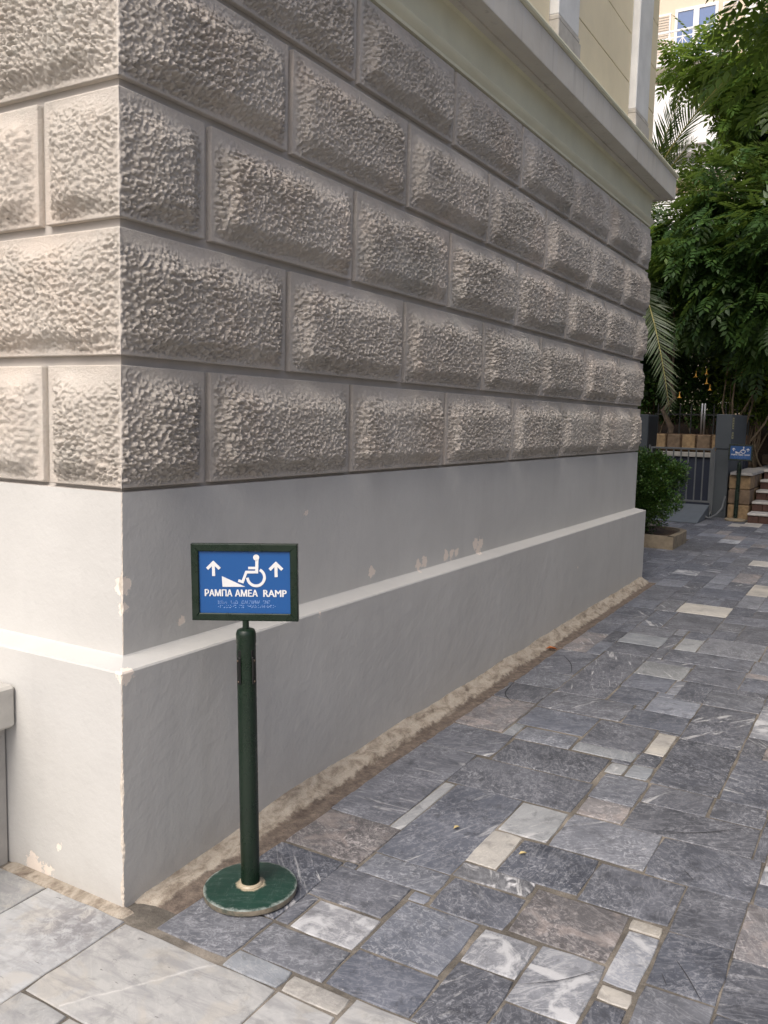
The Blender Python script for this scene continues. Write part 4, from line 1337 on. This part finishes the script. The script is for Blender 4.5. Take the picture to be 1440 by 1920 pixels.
def shrub(name, label, cen, rr_, n_cl, per, size, mat, seed_, tw=8, spread=.2, tm=None):
    r = np.random.default_rng(seed_)
    b0 = (cen[0], cen[1], zg + .85)
    t = thing(name, label, 'shrub', b0, group='shrubs on the planted bank')
    C = ell_points(n_cl, cen, *rr_, r, .5)
    cloud('foliage', leaf_cheap(1, .5, .1) if tm is None else tm, C, per, spread, size, mat, t, .15, r, loc=np.array(b0))
    mb = MB()
    for k in range(tw):
        e_ = C[r.integers(len(C))] - np.array(b0)
        s_ = np.array([r.uniform(-.12, .12), r.uniform(-.12, .12), -.15])
        md = (s_ + e_) / 2 + r.normal(size=3) * .16
        mb.tube([s_ * (1 - q) ** 2 + 2 * md * q * (1 - q) + e_ * q * q for q in np.linspace(0, 1, 7)], [.024 * (1 - .75 * q) for q in np.linspace(0, 1, 7)], 6)
    mb.build('branch', M['twig'], t, True)
    return t
shrub('leafy_shrub', 'yellow-green leafy shrub behind the lift pillar', (-.15, 15.4, 2.15), (.75, .4, .30), 36, 60, .085, M['leaf_y'], 41, 14, .22)
shrub('leafy_shrub', 'dark shrub with bare twisting stems right of the pillar', (.75, 15.3, 2.1), (.7, .4, .55), 30, 60, .085, M['leaf_b'], 43, 16, .22)
shrub('leafy_shrub', 'low dark shrub directly behind the spiked fence', (-1.0, 15.6, 2.05), (.7, .4, .45), 36, 60, .075, M['leaf_b'], 45, 16, .2)
shrub('leafy_shrub', 'tall dim bush between the trees behind the lift', (-.7, 16.9, 2.9), (1.1, .6, .9), 70, 90, .12, M['leaf_d'], 47, 10, .3)
shrub('leafy_shrub', 'sunlit green bush at the right edge above the steps', (1.0, 16.9, 2.75), (1.0, .5, .6), 50, 60, .09, M['leaf_y'], 49, 10, .26)
shrub('leafy_shrub', 'dark bush behind the small forked tree', (-2.3, 16.0, 2.6), (.9, .6, 1.1), 70, 90, .11, M['leaf_b'], 51, 8, .3)
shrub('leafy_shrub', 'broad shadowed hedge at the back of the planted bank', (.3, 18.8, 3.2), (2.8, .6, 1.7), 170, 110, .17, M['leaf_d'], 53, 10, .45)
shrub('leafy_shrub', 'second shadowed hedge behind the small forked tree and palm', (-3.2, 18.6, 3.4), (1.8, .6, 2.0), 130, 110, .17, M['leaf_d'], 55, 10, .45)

# angel's trumpet: shrub with hanging orange flowers
tp = thing('trumpet_shrub', 'flowering shrub with hanging orange trumpet flowers among the leaves', 'shrub', (-.5, 14.95, zg + .9))
r = np.random.default_rng(61)
C = ell_points(26, (-.45, 15.0, 2.75), .75, .35, .35, r)
cloud('foliage', leaf_cheap(1, .5, .1), C, 14, .22, .14, M['leaf_y'], tp, .5, r, loc=np.array(tp.location))
mb = MB()
for k in range(8):
    e_ = C[k] - np.array(tp.location)
    mb.tube([(0, 0, -.1), e_ * .5 + r.normal(size=3) * .1, e_], [.025, .018, .006], 6)
mb.build('stem', M['twig'], tp, True)
for u_, v_ in ((1402, 667), (1400, 690), (1305, 703), (1325, 698), (1325, 716), (1274, 742), (1391, 700), (1331, 728)):
    d = CF + CR * (u_ - 720) / FPX + CD * (v_ - 960) / FPX
    P = CAM + d * ((14.7 - CAM[1]) / d[1]) - np.array(tp.location)
    fb = MB()
    prof = [(.003, .075), (.006, .05), (.009, .015), (.015, -.02), (.036, -.038)]
    V, F = [], []
    for rr_, z in prof:
        for q in range(10):
            a = q * 2 * math.pi / 10
            k2 = 1 + (.22 if rr_ > .03 and q % 2 == 0 else 0)
            V.append((P[0] + rr_ * k2 * math.cos(a), P[1] + rr_ * k2 * math.sin(a), P[2] + z))
    for i in range(4):
        for q in range(10):
            F.append([i * 10 + q, i * 10 + (q + 1) % 10, (i + 1) * 10 + (q + 1) % 10, (i + 1) * 10 + q])
    fb.add(V, F)
    fb.build('flower', M['flower'], tp, True)

# palm: crown behind the building end, fronds reaching into view
pm = thing('palm_tree', 'feather palm with arching fronds beside the far end of the building', 'palm', (-3.0, 15.2, zg + .8))
PB = np.array(pm.location)
mb = MB()
mb.tube([(0, 0, -.1), (.02, .0, 1.4), (.05, 0, 2.8), (.1, -.05, 4.1)], [.24, .20, .18, .20], 14)
mb.build('trunk', M['bark'], pm, True)
crown0 = np.array([-2.85, 15.1, 5.15])
def frond(P0, P1, P2, n_=46, ll=.42, seed_=0, vee=.5):
    """leaflets along a curved rib"""
    r = np.random.default_rng(seed_)
    P0, P1, P2 = map(lambda q: np.asarray(q, float), (P0, P1, P2))
    t = np.linspace(0, 1, 40)[:, None]
    rib = P0 * (1 - t) ** 2 + 2 * P1 * t * (1 - t) + P2 * t * t
    tt = np.linspace(.12, .995, n_)[:, None]
    pos = P0 * (1 - tt) ** 2 + 2 * P1 * tt * (1 - tt) + P2 * tt * tt
    tan = 2 * (1 - tt) * (P1 - P0) + 2 * tt * (P2 - P1)
    tan /= np.linalg.norm(tan, axis=1, keepdims=True)
    up0 = np.array([0, 0, 1.0]) if abs(tan[n_ // 2, 2]) < .85 else np.array([.3, -1.0, .2])
    side = np.cross(tan, up0)
    side /= np.linalg.norm(side, axis=1, keepdims=True)
    nor = np.cross(side, tan)
    Vs, Fs, b_ = [], [], 0
    tv = np.array([(0, .018, 0), (0, -.018, 0), (.5, .030, .012), (.5, -.030, .012), (1, 0, -.06)])
    tf = np.array([(0, 1, 2), (1, 3, 2), (2, 3, 4)])
    for s_ in (-1, 1):
        lean = .95 - .40 * tt
        fw = side * s_ * np.sin(lean) + tan * np.cos(lean) + nor * vee * .5 + r.normal(size=pos.shape) * .06
        sc_ = ll * (np.sin(np.pi * (tt[:, 0] * .82 + .14)) ** .6) * r.uniform(.85, 1.1, n_)
        V, F_ = scatter(tv, tf, pos, fw, nor + r.normal(size=pos.shape) * .1, sc_)
        Vs.append(V); Fs.append(F_ + b_); b_ += len(V)
    fo = obj('frond', newmesh('frond', np.concatenate(Vs) - PB, np.concatenate(Fs)), M['palm'], pm)
    m2 = MB()
    m2.tube([q - PB for q in rib[::3]], [.022 * (1 - .85 * k / 13) for k in range(14)], 6)
    m2.build('rib', M['rachis'], fo, True)
def at(u_, v_, Y):
    d = CF + CR * (u_ - 720) / FPX + CD * (v_ - 960) / FPX
    return CAM + d * ((Y - CAM[1]) / d[1])
frond(crown0, at(1290, 205, 14.6), at(1372, 140, 14.0), 60, .55, 1)
frond(crown0, at(1235, 300, 14.8), at(1275, 180, 14.3), 50, .5, 2)
frond(crown0, at(1250, 320, 14.6), at(1300, 262, 14.2), 44, .4, 3)
frond(crown0 + [.1, 0, -.3], at(1224, 520, 14.0), at(1256, 772, 13.7), 64, .52, 4, .15)
for k in range(14):
    a = rad(40 + k * 22.0)
    R_ = 1.7
    e_ = crown0 + np.array([math.cos(a) * R_, math.sin(a) * R_, .3 - 1.0 * (k % 3)])
    if e_[0] > -2.0 and e_[1] < 15.6:
        continue
    frond(crown0, crown0 + np.array([math.cos(a) * .9, math.sin(a) * .9, 1.2 - .3 * (k % 3)]), e_, 40, .45, 10 + k)

# ------------------------------------------------------------------ apartment house far behind
YB = 30.0
ap = thing('apartment_house', 'peach and white apartment house far behind the trees', 'building', (-4, YB, 0))
def ab(name, x0, x1, y0, y1, z0, z1, m, par=ap, bv=0.0):
    return MB().box(x0 + 4, x1 + 4, y0 - YB, y1 - YB, z0, z1, bv).build(name, m, par)
ab('facade', -16, -3.25, YB, YB + 8, -.2, 21, M['peach'])
ab('facade', -2.95, 9, YB + .4, YB + 8, -.2, 21, M['peach'])
ab('return_wall', -3.249, -2.951, YB - .25, YB + 8, -.2, 21, M['fwhite'])
for sx in (-3.12, -2.85):
    MB().lathe([(.05, 0), (.05, 20)], 12, (sx + 4, -.36, .3)).build('drain_pipe', M['fwhite'], ap, True)
for zf, (wa, wb) in ((14.15, (-5.55, -4.15)), (10.65, (-5.55, -4.15)), (7.2, (-5.55, -4.15))):
    w_ = ab('window_frame', wa, wb, YB - .06, YB + .02, zf + 1.42, zf + 1.52, M['fwhite'])
    for x0, x1 in ((wa, wa + .09), ((wa + wb) / 2 - .09, (wa + wb) / 2 + .09), (wb - .09, wb)):
        ab('mullion', x0, x1, YB - .058, YB + .018, zf - .5, zf + 1.419, M['fwhite'], w_)
    for x0, x1 in ((wa + .092, (wa + wb) / 2 - .092), ((wa + wb) / 2 + .092, wb - .092)):
        ab('pane', x0, x1, YB - .03, YB - .01, zf - .5, zf + 1.418, M['glass'], w_)
    for x0, x1 in ((wa - 1.02, wa - .14), (wb + .14, wb + .62)):
        s_ = ab('shutter_frame', x0, x1, YB - .05, YB - .005, zf - .5, zf + 1.45, M['fwhite'])
        nl = 22
        for q in range(nl):
            z0 = zf - .46 + q * 1.88 / nl
            MB().box(x0 + 4 + .05, x1 + 4 - .05, -.075, -.052, z0, z0 + .052).build('slat', M['shutter'], s_)
    # balcony slab and white railing
    ab('balcony_slab', wa - 1.15, wb + .75, YB - 1.05, YB - .002, zf - .66, zf - .51, M['fwhite'], ap, .02)
    rl = ab('railing', wa - 1.15, wb + .75, YB - 1.03, YB - .98, zf + .40, zf + .46, M['fwhite'])
    ab('lower_rail', wa - 1.15, wb + .75, YB - 1.02, YB - .99, zf - .44, zf - .40, M['fwhite'], rl)
    ab('middle_rail', wa - 1.15, wb + .75, YB - 1.02, YB - .99, zf + .20, zf + .24, M['fwhite'], rl)
    nb = 8
    for q in range(nb):
        xa = wa - 1.12 + q * (wb - wa + 1.85) / nb
        xb = xa + (wb - wa + 1.85) / nb
        for (c0, c1) in (((xa, -.40), (xb, .20)), ((xa, .20), (xb, -.40)), ((xa, -.40), (xa, .40))):
            m2 = MB()
            m2.tube([(c0[0] + 4, -1.005, zf + c0[1]), (c1[0] + 4, -1.005, zf + c1[1])], .016, 5)
            m2.build('baluster', M['fwhite'], rl)
# solid white balcony parapet catching the light
for zb in (11.0, 7.4):
    ab('parapet', -7.2, -3.4, YB - 1.6, YB - 1.45, zb - .3, zb + 1.75, M['fwhite'], ap, .02)
    ab('parapet_slab', -7.2, -3.4, YB - 1.449, YB - .003, zb - .5, zb - .25, M['fwhite'], ap, .02)

# ------------------------------------------------------------------ unseen house, added to block sky and bounce warm light on the wall
nh = thing('sky_blocking_house', 'unseen low beige house added across the path to block sky light', 'building', (6.4, 5.5, 0))
MB().box(-1.2, 4, -6.5, 6.4, -.1, 3.6).build('wall', M['peach'], nh)
MB().box(-1.3, 4.1, -6.6, 6.5, 3.601, 3.85, .02).build('eaves', M['cornice_s'], nh)
MB().box(-1.24, -1.201, -6.5, 6.4, -.05, .8, .005).build('plinth', M['plinth'], nh)
for k in range(4):
    y0 = -5.4 + k * 3.1
    w_ = MB().box(-1.26, -1.202, y0, y0 + 1.2, 1.3, 3.1, .01).build('window_frame', M['fwhite'], nh)
    for q in range(2):
        MB().box(-1.27, -1.2605, y0 + .06 + q * .56, y0 + .58 + q * .56, 1.38, 3.02).build('pane', M['glass'], w_)

hd = thing('light_blocking_hedge', 'unseen tall dark green hedge added across the path to cut light on the wall', 'hedge', (4.45, 7.2, gz(7)))  # out of view, put in to darken the far part of the wall
r = np.random.default_rng(71)
C = np.stack([r.uniform(4.1, 4.85, 520), r.uniform(2.6, 11.8, 520), r.uniform(.25, 3.3, 520)], 1)
cloud('foliage', leaf_cheap(1, .55, .12), C, 26, .30, .15, M['leaf_d'], hd, .1, r, loc=np.array(hd.location))
mb = MB()
for k in range(14):
    y_ = -4.4 + k * .68
    mb.tube([(0, y_, -.05), (.05, y_ + .05, 1.0), (-.04, y_ - .03, 2.2)], [.05, .04, .015], 7)
mb.build('stem', M['bark'], hd, True)

# ------------------------------------------------------------------ fallen leaves
def fallen(label, x, y, s, an, m, h=.006):
    v, f = leaf_one(1, .42, .16)
    c, q = math.cos(an), math.sin(an)
    V = [((a * c - b2 * q) * s, (a * q + b2 * c) * s, (z2 + .06) * s) for a, b2, z2 in v]
    V2 = [(a, b2, z2 - .0012) for a, b2, z2 in V]
    n_ = len(V)
    F = [list(t) for t in f] + [[k + n_ for k in t[::-1]] for t in f]
    o = obj('fallen_leaf', newmesh('fallen_leaf', V + V2, F), m, None, False, (x, y, gz(y) + h))
    return tag(o, label, 'leaf', 'fallen leaves')
fallen('small dry leaf lying on the large slab below the pale strip', .675, 1.055, .034, 1.2, M['dryleaf'])
fallen('yellowish leaf lying beside the cream paving stone', .965, 1.005, .036, .9, M['dryleaf'])
fallen('rust-red leaf caught on the cement strip along the wall', .078, 3.72, .085, .5, M['redleaf'], .012)
